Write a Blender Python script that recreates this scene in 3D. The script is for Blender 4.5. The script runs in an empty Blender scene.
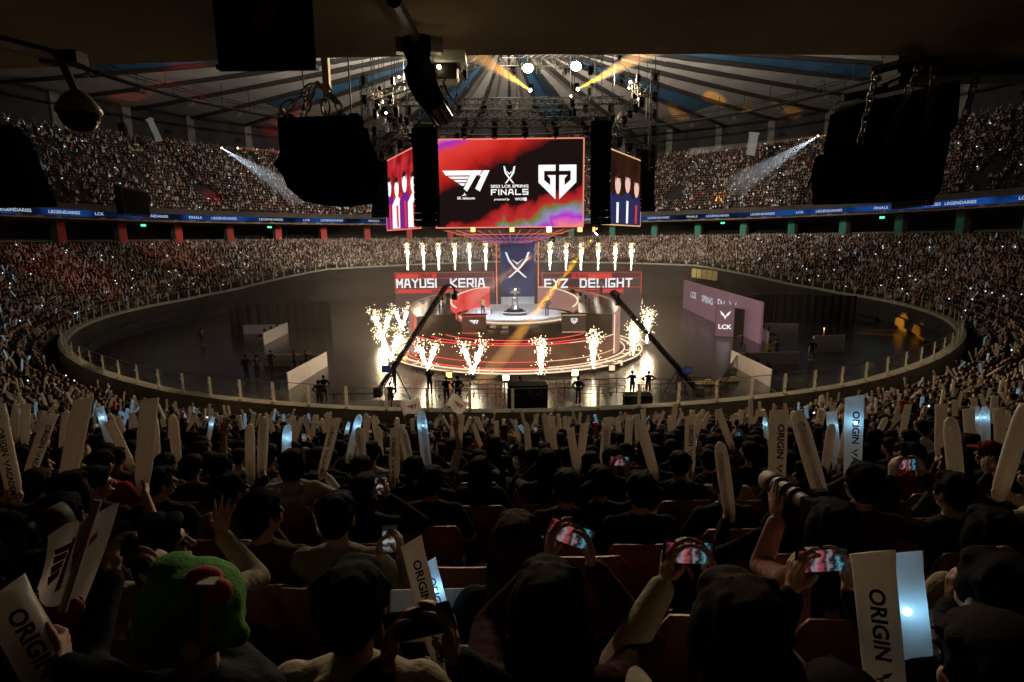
import bpy, bmesh, math, random
import numpy as np
from mathutils import Vector, Matrix, Euler
random.seed(7); rng = np.random.default_rng(7)
PI = math.pi
scn = bpy.context.scene
COL = scn.collection
# ------------------------------------------------------------------ camera
F = 560.0; PITCH = math.atan(101/560.0); ROLL = math.radians(-0.6)
CAM = Vector((0, 0, 10.0))
cd = bpy.data.cameras.new('camera'); cam = bpy.data.objects.new('camera', cd); COL.objects.link(cam)
cd.sensor_width = 36; cd.lens = 36*F/1024; cd.clip_start = .05; cd.clip_end = 600
CROT = Matrix.Rotation(PI/2-PITCH, 3, 'X') @ Matrix.Rotation(ROLL, 3, 'Z')
cam.matrix_world = Matrix.Translation(CAM) @ CROT.to_4x4()
scn.camera = cam
def ray(px, py):
    v = CROT @ Vector(((px-512)/F, -(py-341)/F, -1.0)); return v
def P(px, py, d):                       # world point seen at a pixel, at horizontal depth d
    v = ray(px, py); return CAM + v*(d/v.y)
def PZ(px, py, z):
    v = ray(px, py); return CAM + v*((z-CAM.z)/v.z)
CROT_I = CROT.transposed()
def proj(p):
    v = CROT_I @ (Vector(p)-CAM)
    if v.z > -.05: return None
    return 512+F*v.x/-v.z, 341-F*v.y/-v.z
scn.view_settings.view_transform = 'Standard'
try: scn.view_settings.look = 'None'
except Exception: pass
scn.view_settings.gamma = 1; scn.view_settings.use_curve_mapping = False
scn.view_settings.exposure = 0.0
C0 = Vector((0, 68, 0))                  # centre of the round hall
# ------------------------------------------------------------------ materials
def mat(name, col, rough=.6, metal=0.0, emit=None, es=0.0, var=0.0, vscale=8.0, bump=0.0, bscale=30.0, objcol=False, sampling=None, spec=None, trans=0.0):
    m = bpy.data.materials.new(name); m.use_nodes = True
    nt = m.node_tree; b = nt.nodes['Principled BSDF']
    b.inputs['Base Color'].default_value = (*col, 1); b.inputs['Roughness'].default_value = rough; b.inputs['Metallic'].default_value = metal
    if spec is not None: b.inputs['Specular IOR Level'].default_value = spec
    if emit: b.inputs['Emission Color'].default_value = (*emit, 1); b.inputs['Emission Strength'].default_value = es
    tc = nt.nodes.new('ShaderNodeTexCoord') if (var or bump) else None
    src = None
    if objcol:
        oi = nt.nodes.new('ShaderNodeObjectInfo'); src = oi.outputs['Color']; nt.links.new(src, b.inputs['Base Color'])
    if var:
        n = nt.nodes.new('ShaderNodeTexNoise'); n.inputs['Scale'].default_value = vscale; n.inputs['Detail'].default_value = 4
        nt.links.new(tc.outputs['Object'], n.inputs['Vector'])
        mx = nt.nodes.new('ShaderNodeMix'); mx.data_type = 'RGBA'; mx.blend_type = 'MULTIPLY'
        mr = nt.nodes.new('ShaderNodeMapRange'); mr.inputs['From Min'].default_value = .3; mr.inputs['From Max'].default_value = .7
        mr.inputs['To Min'].default_value = 1-var; mr.inputs['To Max'].default_value = 1+var
        nt.links.new(n.outputs['Fac'], mr.inputs['Value'])
        mx.inputs['Factor'].default_value = 1
        if src: nt.links.new(src, mx.inputs['A'])
        else: mx.inputs['A'].default_value = (*col, 1)
        nt.links.new(mr.outputs['Result'], mx.inputs['B']); nt.links.new(mx.outputs['Result'], b.inputs['Base Color'])
    if bump:
        n2 = nt.nodes.new('ShaderNodeTexNoise'); n2.inputs['Scale'].default_value = bscale; n2.inputs['Detail'].default_value = 3
        nt.links.new(tc.outputs['Object'], n2.inputs['Vector'])
        bp = nt.nodes.new('ShaderNodeBump'); bp.inputs['Strength'].default_value = bump; bp.inputs['Distance'].default_value = .02
        nt.links.new(n2.outputs['Fac'], bp.inputs['Height']); nt.links.new(bp.outputs['Normal'], b.inputs['Normal'])
    if sampling: m.cycles.emission_sampling = sampling
    return m
def emat(name, col, s, sampling=None):
    m = bpy.data.materials.new(name); m.use_nodes = True; nt = m.node_tree
    for n in list(nt.nodes): nt.nodes.remove(n)
    o = nt.nodes.new('ShaderNodeOutputMaterial'); e = nt.nodes.new('ShaderNodeEmission')
    e.inputs['Color'].default_value = (*col, 1); e.inputs['Strength'].default_value = s
    nt.links.new(e.outputs[0], o.inputs['Surface'])
    if sampling: m.cycles.emission_sampling = sampling
    return m
M = {}
M['black'] = mat('black_metal', (.012, .012, .013), .5, .3, bump=.1)
M['blackplastic'] = mat('black_plastic', (.005, .005, .0055), .85, spec=.08, bump=.15, bscale=60)
M['speaker'] = mat('speaker_black', (.004, .0036, .004), 1.0, spec=0.0, bump=.4, bscale=90)
M['steel'] = mat('grey_steel', (.25, .24, .22), .4, .8, var=.15)
M['truss'] = mat('truss_dark', (.02, .019, .018), .6, .3)
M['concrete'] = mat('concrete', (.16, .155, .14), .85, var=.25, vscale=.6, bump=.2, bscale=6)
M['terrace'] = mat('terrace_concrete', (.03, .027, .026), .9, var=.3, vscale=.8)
M['parapet'] = mat('parapet_concrete', (.36, .34, .26), .8, var=.2, vscale=1.5, bump=.15, bscale=8)
M['soffit'] = mat('soffit_board', (.30, .225, .15), .95, spec=.1, var=.15, vscale=1.2, bump=.3, bscale=14)
M['darkwall'] = mat('dark_wall', (.03, .028, .028), .9, var=.3, vscale=.3)
M['floor'] = mat('arena_floor', (.055, .05, .046), .25, var=.35, vscale=.5, bump=.05, bscale=2.0)
M['white'] = mat('white_plastic', (.75, .73, .7), .45, bump=.05)
M['whitepanel'] = mat('white_panel', (.75, .73, .72), .5, var=.08, vscale=2)
M['skin'] = mat('skin', (.55, .33, .22), .55, var=.08, vscale=20, bump=.05, bscale=120)
M['eye'] = mat('eye', (.02, .015, .015), .5)
M['hair'] = mat('hair', (.02, .015, .012), .7, objcol=True, var=.3, vscale=90, bump=.35, bscale=1.0, spec=.04)
_nt = M['hair'].node_tree; _mp = _nt.nodes.new('ShaderNodeMapping'); _mp.inputs['Scale'].default_value = (420, 420, 28)      # strands
_n2 = [n for n in _nt.nodes if n.type == 'TEX_NOISE'][-1]; _tc = [n for n in _nt.nodes if n.type == 'TEX_COORD'][0]
_nt.links.new(_tc.outputs['Object'], _mp.inputs['Vector']); _nt.links.new(_mp.outputs[0], _n2.inputs['Vector'])
M['cloth'] = mat('cloth', (.1, .1, .1), .9, spec=.12, objcol=True, var=.15, vscale=25, bump=.5, bscale=24)
M['trouser'] = mat('trouser', (.02, .022, .03), .85, bump=.4, bscale=30)
M['seatwood'] = mat('seat_plywood', (.27, .085, .038), .4, var=.25, vscale=9, bump=.1)
M['seatmetal'] = mat('seat_metal', (.03, .03, .03), .5, .7)
M['redfab'] = mat('red_fabric', (.5, .02, .03), .8, bump=.3)
M['greenfab'] = mat('green_plush', (.10, .36, .06), .95, bump=.35, bscale=160, var=.3, vscale=30)
M['cream'] = mat('cream_plush', (.75, .62, .4), .9, bump=.5, bscale=80)
def translucent(name, col, fac, rough=.4, bs=12):
    m = mat(name, col, rough, bump=.2, bscale=bs); nt = m.node_tree; b = nt.nodes['Principled BSDF']; o = [n for n in nt.nodes if n.type == 'OUTPUT_MATERIAL'][0]
    t = nt.nodes.new('ShaderNodeBsdfTranslucent'); t.inputs[0].default_value = (*col, 1); x = nt.nodes.new('ShaderNodeMixShader'); x.inputs[0].default_value = fac
    nt.links.new(b.outputs[0], x.inputs[1]); nt.links.new(t.outputs[0], x.inputs[2]); nt.links.new(x.outputs[0], o.inputs['Surface']); return m
M['stick'] = translucent('inflated_plastic', (.85, .8, .72), .45)
M['sticklit'] = translucent('lit_plastic', (.75, .82, .88), .6); M['sticklitfar'] = mat('lit_plastic_far', (.5, .6, .7), .4, emit=(.35, .7, 1), es=.16, sampling='NONE')
M['led'] = emat('led_cool', (.5, .85, 1), 3, 'NONE')
M['stickred'] = mat('red_plastic', (.65, .03, .04), .4)
M['ink'] = mat('black_ink', (.01, .01, .01), .6)
M['inkred'] = mat('red_ink', (.6, .02, .05), .7)
M['flag'] = translucent('white_flag', (.8, .74, .7), .5, .9)
M['lens'] = mat('lens_grey', (.15, .135, .10), .6, bump=.1)
M['gold'] = mat('performer_gold', (.35, .2, .09), .5)
M['silver'] = mat('silver', (.7, .7, .72), .22, 1.0)
M['sparks'] = emat('spark_glow', (1, .82, .52), 5, 'NONE')
M['spark2'] = emat('spark_hot', (1, .9, .68), 10, 'NONE')
M['redline'] = emat('red_led_line', (1, .07, .05), 1.5)
M['warmline'] = emat('warm_led_line', (1, .72, .46), 1.15)
M['lamp'] = emat('flood_lamp', (1, .93, .7), 60)
M['lampsmall'] = emat('lamp_small', (1, .85, .5), 14, 'NONE')
M['orange'] = emat('orange_lamp', (1, .45, .15), 3)
M['ledwhite'] = emat('screen_white', (1, .97, .98), 1.05, 'NONE')
M['ribbonwhite'] = emat('ribbon_white', (.8, .9, 1), .55, 'NONE')
M['ledred'] = emat('screen_red', (.9, .06, .05), .8, 'NONE')
M['leddark'] = emat('screen_dark', (.03, .005, .006), .6, 'NONE')
M['screenskin'] = emat('screen_skin', (.95, .6, .5), .9, 'NONE')
M['screennavy'] = emat('screen_navy', (.03, .035, .12), .8, 'NONE')
M['screenpurple'] = emat('screen_purple', (.25, .02, .3), .8, 'NONE')
M['exit'] = emat('exit_green', (.1, 1, .55), 1.6)
M['screenframe'] = emat('screen_edge', (1, .28, .2), .9, 'NONE')
M['purplebanner'] = mat('purple_banner', (.2, .12, .16), .6, emit=(.45, .24, .3), es=.22, var=.1, vscale=.3)
M['yellow'] = mat('yellow_sheet', (.6, .5, .2), .7)
M['bannerred'] = mat('banner_red', (.6, .08, .07), .8)
M['bannergreen'] = mat('banner_green', (.06, .3, .22), .8)
M['fascia'] = mat('fascia_panel', (.07, .058, .045), .8, var=.2, vscale=.4)
M['glass'] = None
def glass():
    m = bpy.data.materials.new('guard_glass'); m.use_nodes = True; nt = m.node_tree
    for n in list(nt.nodes): nt.nodes.remove(n)
    o = nt.nodes.new('ShaderNodeOutputMaterial'); t = nt.nodes.new('ShaderNodeBsdfTransparent'); g = nt.nodes.new('ShaderNodeBsdfGlossy')
    t.inputs[0].default_value = (.9, .93, .9, 1); g.inputs['Roughness'].default_value = .1; g.inputs[0].default_value = (1, 1, 1, 1)
    x = nt.nodes.new('ShaderNodeMixShader'); x.inputs[0].default_value = .07
    nt.links.new(t.outputs[0], x.inputs[1]); nt.links.new(g.outputs[0], x.inputs[2]); nt.links.new(x.outputs[0], o.inputs['Surface'])
    return m
M['glass'] = glass()
# ------------------------------------------------------------------ mesh helpers
class MB:
    def __init__(s): s.v = []; s.f = []
    def add(s, vs, fs):
        n = len(s.v); s.v += [tuple(v) for v in vs]; s.f += [tuple(i+n for i in f) for f in fs]; return s
    def box(s, c, size, rz=0.0, M4=None):
        cx, cy, cz = c; a, b, h = size[0]/2, size[1]/2, size[2]/2
        cs, sn = math.cos(rz), math.sin(rz)
        vs = []
        for z in (-h, h):
            for x, y in ((-a, -b), (a, -b), (a, b), (-a, b)):
                vs.append(Vector((cx+x*cs-y*sn, cy+x*sn+y*cs, cz+z)))
        if M4: vs = [M4 @ v for v in vs]
        return s.add(vs, [(3, 2, 1, 0), (4, 5, 6, 7), (0, 1, 5, 4), (1, 2, 6, 5), (2, 3, 7, 6), (3, 0, 4, 7)])
    def rod(s, a, b, ra, rb=None, n=8, cap=True):
        rb = ra if rb is None else rb
        a, b = Vector(a), Vector(b); d = b-a
        if d.length < 1e-6: return s
        q = d.to_track_quat('Z', 'Y').to_matrix()
        vs = []
        for p, r in ((a, ra), (b, rb)):
            for i in range(n):
                t = 2*PI*i/n; vs.append(p+q @ Vector((r*math.cos(t), r*math.sin(t), 0)))
        fs = [(i, (i+1) % n, n+(i+1) % n, n+i) for i in range(n)]
        if cap: fs += [tuple(range(n-1, -1, -1)), tuple(range(n, 2*n))]
        return s.add(vs, fs)
    def tube(s, pts, r, n=8):
        pts = [Vector(p) for p in pts]; k = len(pts); rr = r if isinstance(r, (list, tuple)) else [r]*k
        vs = []
        for i, p in enumerate(pts):
            d = pts[min(i+1, k-1)]-pts[max(i-1, 0)]; q = d.to_track_quat('Z', 'Y').to_matrix()
            for j in range(n):
                t = 2*PI*j/n; vs.append(p+q @ Vector((rr[i]*math.cos(t), rr[i]*math.sin(t), 0)))
        fs = [(i*n+j, i*n+(j+1) % n, (i+1)*n+(j+1) % n, (i+1)*n+j) for i in range(k-1) for j in range(n)]
        fs += [tuple(range(n-1, -1, -1)), tuple(range((k-1)*n, k*n))]
        return s.add(vs, fs)
    def lathe(s, prof, n=24, c=(0, 0, 0)):
        vs = [(c[0]+r*math.cos(2*PI*j/n), c[1]+r*math.sin(2*PI*j/n), c[2]+z) for r, z in prof for j in range(n)]
        k = len(prof)
        fs = [(i*n+j, i*n+(j+1) % n, (i+1)*n+(j+1) % n, (i+1)*n+j) for i in range(k-1) for j in range(n)]
        return s.add(vs, fs)
    def ell(s, c, r, n=12, m=8, R=None):
        vs, fs = [], []
        for i in range(1, m):
            t = PI*i/m
            for j in range(n):
                u = 2*PI*j/n; p = Vector((r[0]*math.sin(t)*math.cos(u), r[1]*math.sin(t)*math.sin(u), r[2]*math.cos(t)))
                if R: p = R @ p
                vs.append(Vector(c)+p)
        t0 = Vector((0, 0, r[2])); t1 = -t0
        if R: t0 = R @ t0; t1 = R @ t1
        vs += [Vector(c)+t0, Vector(c)+t1]
        a, b = len(vs)-2, len(vs)-1
        for i in range(m-2):
            for j in range(n): fs.append((i*n+j, (i+1)*n+j, (i+1)*n+(j+1) % n, i*n+(j+1) % n))
        for j in range(n):
            fs.append((a, j, (j+1) % n)); fs.append((b, (m-2)*n+(j+1) % n, (m-2)*n+j))
        return s.add(vs, fs)
    def ring(s, c, r0, r1, z0, z1, a0, a1, n=48, zf=None, zb=False):
        """annular solid about c; angles measured from the camera side (a=0 towards the camera, + to the right)"""
        vs = []
        full = abs(a1-a0) > 2*PI-1e-3
        for i in range(n+1):
            a = a0+(a1-a0)*i/n; dz = zf(a) if zf else 0
            for r, z in ((r0, z0+(dz if zb else 0)), (r1, z0+(dz if zb else 0)), (r1, z1+dz), (r0, z1+dz)):
                vs.append((c[0]+r*math.sin(a), c[1]-r*math.cos(a), z))
        fs = [(4*i+j, 4*i+(j+1) % 4, 4*i+4+(j+1) % 4, 4*i+4+j) for i in range(n) for j in range(4)]
        if not full: fs += [(3, 2, 1, 0), (4*n, 4*n+1, 4*n+2, 4*n+3)]
        return s.add(vs, fs)
    def poly(s, pts, t=0.0):
        """planar polygon in local XZ at y=0, thickness t towards -Y"""
        n = len(pts)
        if not t: return s.add([(x, 0, z) for x, z in pts], [tuple(range(n))])
        vs = [(x, -t, z) for x, z in pts]+[(x, 0, z) for x, z in pts]
        return s.add(vs, [tuple(range(n)), tuple(range(2*n-1, n-1, -1))]+[(i, i+n, (i+1) % n+n, (i+1) % n) for i in range(n)])
    def mesh(s, name, m=None, smooth=False):
        me = bpy.data.meshes.new(name); me.from_pydata(s.v, [], s.f)
        if m: me.materials.append(m)
        if smooth: me.polygons.foreach_set('use_smooth', [True]*len(me.polygons))
        me.update(); return me
    def build(s, name, m=None, parent=None, smooth=False, bevel=0.0):
        o = bpy.data.objects.new(name, s.mesh(name, m, smooth)); COL.objects.link(o)
        if parent: o.parent = parent
        if bevel:
            b = o.modifiers.new('edge', 'BEVEL'); b.width = bevel; b.segments = 2; b.limit_method = 'ANGLE'
        return o
def tag(o, label=None, cat=None, group=None, kind=None):
    if label: o['label'] = label
    if cat: o['category'] = cat
    if group: o['group'] = group
    if kind: o['kind'] = kind
    return o
def thing(name, label, cat, loc=(0, 0, 0), rz=0.0, group=None):
    o = bpy.data.objects.new(name, None); COL.objects.link(o); o.location = loc; o.rotation_euler = (0, 0, rz); o.empty_display_size = .1
    return tag(o, label, cat, group)
def link(name, me, parent=None):
    o = bpy.data.objects.new(name, me); COL.objects.link(o)
    if parent: o.parent = parent
    return o
def copy_tree(o, parent=None):
    c = o.copy(); COL.objects.link(c)
    if parent: c.parent = parent
    for ch in KIDS.get(o.name, o.children): copy_tree(ch, c)
    return c
KIDS = {}
def struct(o): o['kind'] = 'structure'; return o
def text_mesh(txt, size, ext=0.0, bold=0.0, align='CENTER', wide=1.0):
    cu = bpy.data.curves.new('lettering', 'FONT'); cu.body = txt; cu.size = size; cu.align_x = align; cu.align_y = 'CENTER'; cu.extrude = ext; cu.offset = bold; cu.resolution_u = 3
    o = bpy.data.objects.new('lettering', cu); COL.objects.link(o)
    dg = bpy.context.evaluated_depsgraph_get(); me = bpy.data.meshes.new_from_object(o.evaluated_get(dg))
    bpy.data.objects.remove(o); bpy.data.curves.remove(cu)
    me.transform(Matrix.Rotation(PI/2, 4, 'X') @ Matrix.Scale(wide, 4, (1, 0, 0)))
    return me            # reads along +X, up +Z, facing -Y
def letter(name, txt, size, m, parent, loc, rot=(0, 0, 0), bold=0.0, align='CENTER', wide=1.0):
    me = text_mesh(txt, size, 0, bold, align, wide); me.materials.clear(); me.materials.append(m)
    o = link(name, me, parent); o.location = loc; o.rotation_euler = rot
    return o
GLYPH = {'A': '00-15 15-35 35-40 0.62-3.42', 'M': '00-05 05-22 22-45 45-40', 'Y': '05-23 45-23 23-20', 'U': '05-00 00-40 40-45', 'S': '45-05 05-0! 0!-4! 4!-40 40-00', 'I': '00-05',
 'K': '00-05 02-45 12-40', 'E': '45-05 05-00 00-40 0!-4!', 'R': '00-05 05-45 45-42 42-02 22-40', 'Z': '05-45 45-00 00-40', 'D': '00-05 05-35 35-44 44-41 41-30 30-00', 'L': '05-00 00-40', 'G': '45-05 05-00 00-40 40-42 42-22', 'H': '00-05 40-45 0!-4!', 'T': '05-45 25-20', 'F': '45-05 05-00 0!-3!', 'N': '00-05 05-40 40-45'}
def block_letters(name, txt, h, m, parent, loc, wide=1.0, t=1.1):
    """heavy extended display lettering drawn from strokes"""
    mb = MB(); u = h/(5+t); x0 = 0
    def num(q):
        q = q.replace('!', '.'); 
        if q.startswith('0.6'): return (.6, 1.8)
        if q.startswith('3.4'): return (3.4, 1.8)
        return (float(q[0]), 2.5 if q[1] == '.' else float(q[1]))
    for ch in txt:
        if ch == ' ': x0 += 3; continue
        for sgm in GLYPH[ch].split():
            (ax, ay), (bx, by) = [num(q) for q in sgm.split('-')]
            a, b = Vector(((ax+x0)*u*wide, ay*u)), Vector(((bx+x0)*u*wide, by*u)); d = (b-a).normalized(); n_ = Vector((-d.y, d.x))*t*u/2; e = d*t*u/2
            mb.add([(p.x, 0, p.y) for p in (a-e-n_, b+e-n_, b+e+n_, a-e+n_)], [(0, 1, 2, 3)])
        x0 += 2.1 if ch == 'I' else 6.1
    W = (x0-2.1)*u*wide
    mb.v = [(x-W/2, y, z-2.5*u) for x, y, z in mb.v]
    o = mb.build(name, m, parent); o.location = loc; return o
def light(kind, name, loc, energy, col, radius=.2, target=None, spot=None, blend=.3):
    l = bpy.data.lights.new(name, kind); l.energy = energy; l.color = col
    if kind in ('POINT', 'SPOT'): l.shadow_soft_size = radius
    if kind == 'AREA': l.size = radius
    if spot: l.spot_size = math.radians(spot); l.spot_blend = blend
    o = bpy.data.objects.new(name, l); COL.objects.link(o); o.location = loc
    if target is not None: o.rotation_euler = (Vector(target)-Vector(loc)).to_track_quat('-Z', 'Y').to_euler()
    return o
ORD = 'zeroth first second third fourth fifth sixth seventh eighth ninth tenth eleventh twelfth thirteenth fourteenth fifteenth sixteenth seventeenth eighteenth nineteenth'.split()
def ordw(n):
    if n < 20: return ORD[n]
    t, u = divmod(n, 10); T = {2: 'twent', 3: 'thirt', 4: 'fort', 5: 'fift', 6: 'sixt', 7: 'sevent', 8: 'eight', 9: 'ninet'}[t]
    return T+'ieth' if u == 0 else T+'y-'+ORD[u]
#@@PART2
# ------------------------------------------------------------------ the hall
def lerp_table(x, T):
    x = abs(x)
    for (x0, y0), (x1, y1) in zip(T, T[1:]):
        if x <= x1: return y0+(y1-y0)*(x-x0)/(x1-x0)
    return T[-1][1]
def ztp(a): return lerp_table(math.degrees(a), [(0, 2.2), (25, 2.25), (50, 2.85), (96, 2.9), (109, 3.4), (132, 5.5), (180, 6.0)])
def z_low0(a): return ztp(a)-lerp_table(math.degrees(a), [(0, 2.1), (60, 2.1), (100, 1.2), (180, 1.0)])
def z_top(a): return lerp_table(math.degrees(a), [(0, 8.3), (40, 8.3), (75, 10.2), (180, 10.2)])
def zt(R, a): return z_low0(a)+(z_top(a)-z_low0(a))*(R-42.5)/25.5
def polar(R, a, z=0.0): return Vector((R*math.sin(a), 68-R*math.cos(a), z))
ROWS = [66.75-.85*k for k in range(29)]
def terrace(name, rows, zf, half_in, half_out, n=128):
    mb = MB(); A = [-PI+2*PI*i/n for i in range(n+1)]
    vs, fs = [], []
    for R in rows:
        for a in A:
            z = zf(R, a); vs.append(polar(R+half_out, a, z)); vs.append(polar(R-half_in, a, z)); vs.append(polar(R-half_in, a, z-.9))
    st = 3*(n+1)
    for k in range(len(rows)):
        for i in range(n):
            b = k*st+3*i
            fs += [(b, b+1, b+4, b+3), (b+1, b+2, b+5, b+4)]
    mb.add(vs, fs); return struct(mb.build(name, M['terrace']))
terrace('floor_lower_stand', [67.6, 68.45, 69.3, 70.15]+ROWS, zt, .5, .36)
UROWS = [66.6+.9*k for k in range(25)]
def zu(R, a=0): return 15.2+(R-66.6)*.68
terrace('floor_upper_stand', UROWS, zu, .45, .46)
fl = struct(MB().lathe([(0.01, 0), (43.2, 0)], 96, (0, 68, 0)).build('floor', M['floor']))
# ring wall (parapet) round the arena floor, with a ledge
mb = MB(); n = 144; vs = []; fs = []
for i in range(n):
    a = -PI+2*PI*i/n; z = ztp(a)
    for r, zz in ((42.8, 0), (42.8, z-.25), (42.65, z-.25), (42.65, z), (43.25, z), (43.25, z-1.6)): vs.append(polar(r, a, zz))
for i in range(n):
    for j in range(5): fs.append((6*i+j, 6*i+j+1, 6*((i+1) % n)+j+1, 6*((i+1) % n)+j))
mb.add(vs, fs)
rw = struct(mb.build('wall_arena_ring', M['parapet']))
rw.data.materials.append(M['darkwall'])
for p in rw.data.polygons:
    if p.index % 5 == 0: p.material_index = 1
# balcony slab, fascia, concourse wall, upper wall, ceiling
rise = lambda a: lerp_table(math.degrees(math.remainder(a, 2*PI)), [(0, 0), (38, 0), (62, 1.35), (180, 1.35)])
struct(MB().ring(C0, 61, 76, 12.12, 12.5, -PI, PI, 160, rise, True).build('ceiling_balcony_soffit', M['soffit']))
struct(MB().ring(C0, 61.0, 61.5, 13.62, 15.6, -PI, PI, 128).build('wall_balcony_fascia', M['fascia']))
struct(MB().ring(C0, 61.0, 61.5, 12.3, 13.7, -1.05, 1.05, 64).build('wall_near_fascia', M['fascia']))
struct(MB().ring(C0, 61.4, 66.6, 15.0, 15.3, -PI, PI, 128).build('floor_balcony_walk', M['concrete']))
struct(MB().ring(C0, 74, 74.4, 6, 13.6, -PI, PI, 128).build('wall_concourse', M['darkwall']))
struct(MB().ring(C0, 68, 74.2, 10.4, 10.7, .62, 2*PI-.62, 128).build('floor_concourse', M['concrete']))
struct(MB().ring(C0, 94, 94.6, 30, 39, -PI, PI, 128).build('wall_upper_back', M['darkwall']))
M['membrane'] = mat('roof_membrane', (.55, .53, .5), .8, var=.12, vscale=.25)
M['bluepanel'] = mat('roof_blue_panel', (.06, .17, .32), .6, var=.15, vscale=.3)
M['rib'] = mat('roof_rib', (.045, .04, .038), .7)
mb = MB(); NP = 52; vs, fs, mi = [], [], []
RR = [1.5, 12, 26, 40, 54, 68, 82, 94.5]
def zc(R): return 33.2+4.2*(R/94.5)**1.3
for j in range(NP*2):
    a = 2*PI*j/(NP*2)
    for R in RR: vs.append(polar(R, a, zc(R)+(.9*min(1, R/40) if j % 2 else 0)))
k = len(RR)
for j in range(NP*2):
    for i in range(k-1):
        j2 = (j+1) % (NP*2)
        fs.append((j*k+i, j*k+i+1, j2*k+i+1, j2*k+i)); mi.append(1 if (j//2) % 4 == 0 and i < 5 else 0)
mb.add(vs, fs)
ce = struct(mb.build('ceiling', M['membrane'])); ce.data.materials.append(M['bluepanel'])
ce.data.polygons.foreach_set('material_index', mi)
mb = MB()
for j in range(NP):
    a = 2*PI*j/NP
    for R0, R1 in zip(RR, RR[1:]):
        w = .16+.12*(R0 > 20)
        d = Vector((math.cos(a), math.sin(a), 0))*w
        p, q = polar(R0, a, zc(R0)-.05), polar(R1, a, zc(R1)-.05); up = Vector((0, 0, -.5))
        mb.add([p-d, p+d, q+d, q-d, p-d+up, p+d+up, q+d+up, q-d+up], [(0, 3, 2, 1), (4, 5, 6, 7), (0, 1, 5, 4), (1, 2, 6, 5), (2, 3, 7, 6), (3, 0, 4, 7)])
struct(mb.build('ceiling_rib', M['rib']))
for i in range(48):
    a = 2*PI*(i+.5)/48
    if abs(math.remainder(a, 2*PI)) < .6: continue
    p = polar(93.4, a, 0)
    struct(MB().box((p.x, p.y, 34.6), (1.5, .7, 7.4), a).build('column_upper', M['concrete']))
for i in range(44):
    a = 2*PI*(i+.5)/44; a = math.remainder(a, 2*PI)
    if abs(a) < .7: continue
    p = polar(66.6, a); q = polar(65.95, a, 11.3)
    struct(MB().box((p.x, p.y, 11.3), (1.3, 1.2, 4.2), a).build('column_concourse', M['concrete']))
    side = 'red' if a < 0 else 'green'
    b = MB().box((q.x, q.y, 11.65), (1.15, .06, 3.0), a).build('pillar_banner', M['bannerred' if a < 0 else 'bannergreen'])
    tag(b, f'{side} cloth section banner on the {ordw(int((PI-abs(a))/(2*PI/44))+1)} concourse pillar from the middle of the far side', 'banner', 'section banners on the concourse pillars')
for a in (-2.35, -2.0, -1.62, -1.3, 1.25, 1.55, 1.95, 2.4):
    p = polar(66.0, a+.02, 13.0)
    t = thing('exit_sign', f'small green lit exit sign, {ordw(1+(-2.35, -2.0, -1.62, -1.3, 1.25, 1.55, 1.95, 2.4).index(a))} from left along the dark concourse', 'sign', p, a+PI, 'green exit signs')
    MB().box((0, 0, 0), (.95, .1, .42)).build('housing', M['black'], t); MB().box((0, -.06, 0), (.85, .03, .34)).build('lit_face', M['exit'], t)
# LED ribbon round the balcony
def ribbon_mat():
    m = emat('ribbon_led', (.02, .07, .35), .42, 'NONE'); nt = m.node_tree; e = nt.nodes['Emission']
    tc = nt.nodes.new('ShaderNodeTexCoord'); no = nt.nodes.new('ShaderNodeTexNoise'); no.inputs['Scale'].default_value = .18
    r = nt.nodes.new('ShaderNodeValToRGB'); r.color_ramp.elements[0].color = (.006, .012, .05, 1); r.color_ramp.elements[0].position = .4; r.color_ramp.elements[1].color = (.02, .12, .55, 1); r.color_ramp.elements[1].position = .65
    nt.links.new(tc.outputs['Object'], no.inputs['Vector']); nt.links.new(no.outputs['Fac'], r.inputs[0]); nt.links.new(r.outputs[0], e.inputs['Color'])
    return m
M['ribbon'] = ribbon_mat()
rb = thing('ribbon_display', 'long thin blue LED ribbon screen with white lettering running around the balcony front', 'screen', (0, 68, 0))
MB().ring((0, 0, 0), 60.8, 61.0, 13.85, 14.72, .6, 2*PI-.6, 128).build('led_band', M['ribbon'], rb)
WORDS = ['LEGENDARIES', 'FINALS', 'LEGENDARIES', 'LCK', 'LEGENDARIES']
wm = [(lambda me: (me.materials.clear(), me.materials.append(M['ribbonwhite']), me)[2])(text_mesh(w, .55, 0, .01, 'CENTER', 1.35)) for w in WORDS]
i = 0; a = .68
while a < 2*PI-.66:
    p = polar(60.6, a, 14.27)-C0
    o = link('lettering', wm[i % 5], rb); o.location = p; o.rotation_euler = (0, 0, a+PI)
    a += .085+.03*((i*7) % 3); i += 1
# scoreboards in front of the balcony
for nm, x0, x1, y0, y1, d, lab in (('scoreboard', 107, 160, 189, 216, 58, 'unlit black scoreboard box on the balcony front below the dark upper stand at left'), ('scoreboard', 878, 946, 186, 208, 58, 'unlit black scoreboard box on the balcony front behind the big hanging loudspeaker')):
    A, B = P(x0, y1, d), P(x1, y0, d); a = math.atan2(A.x+B.x, 2*(68-d))
    c = (A+B)/2
    t = thing(nm, lab, 'scoreboard', c, math.atan2(c.x, 68-c.y))
    w, h = abs(B.x-A.x)*1.25, B.z-A.z
    MB().box((0, 0, 0), (w, .6, h)).build('housing', M['black'], t); MB().box((0, .31, 0), (w*.94, .04, h*.88)).build('display_face', M['blackplastic'], t)
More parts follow.
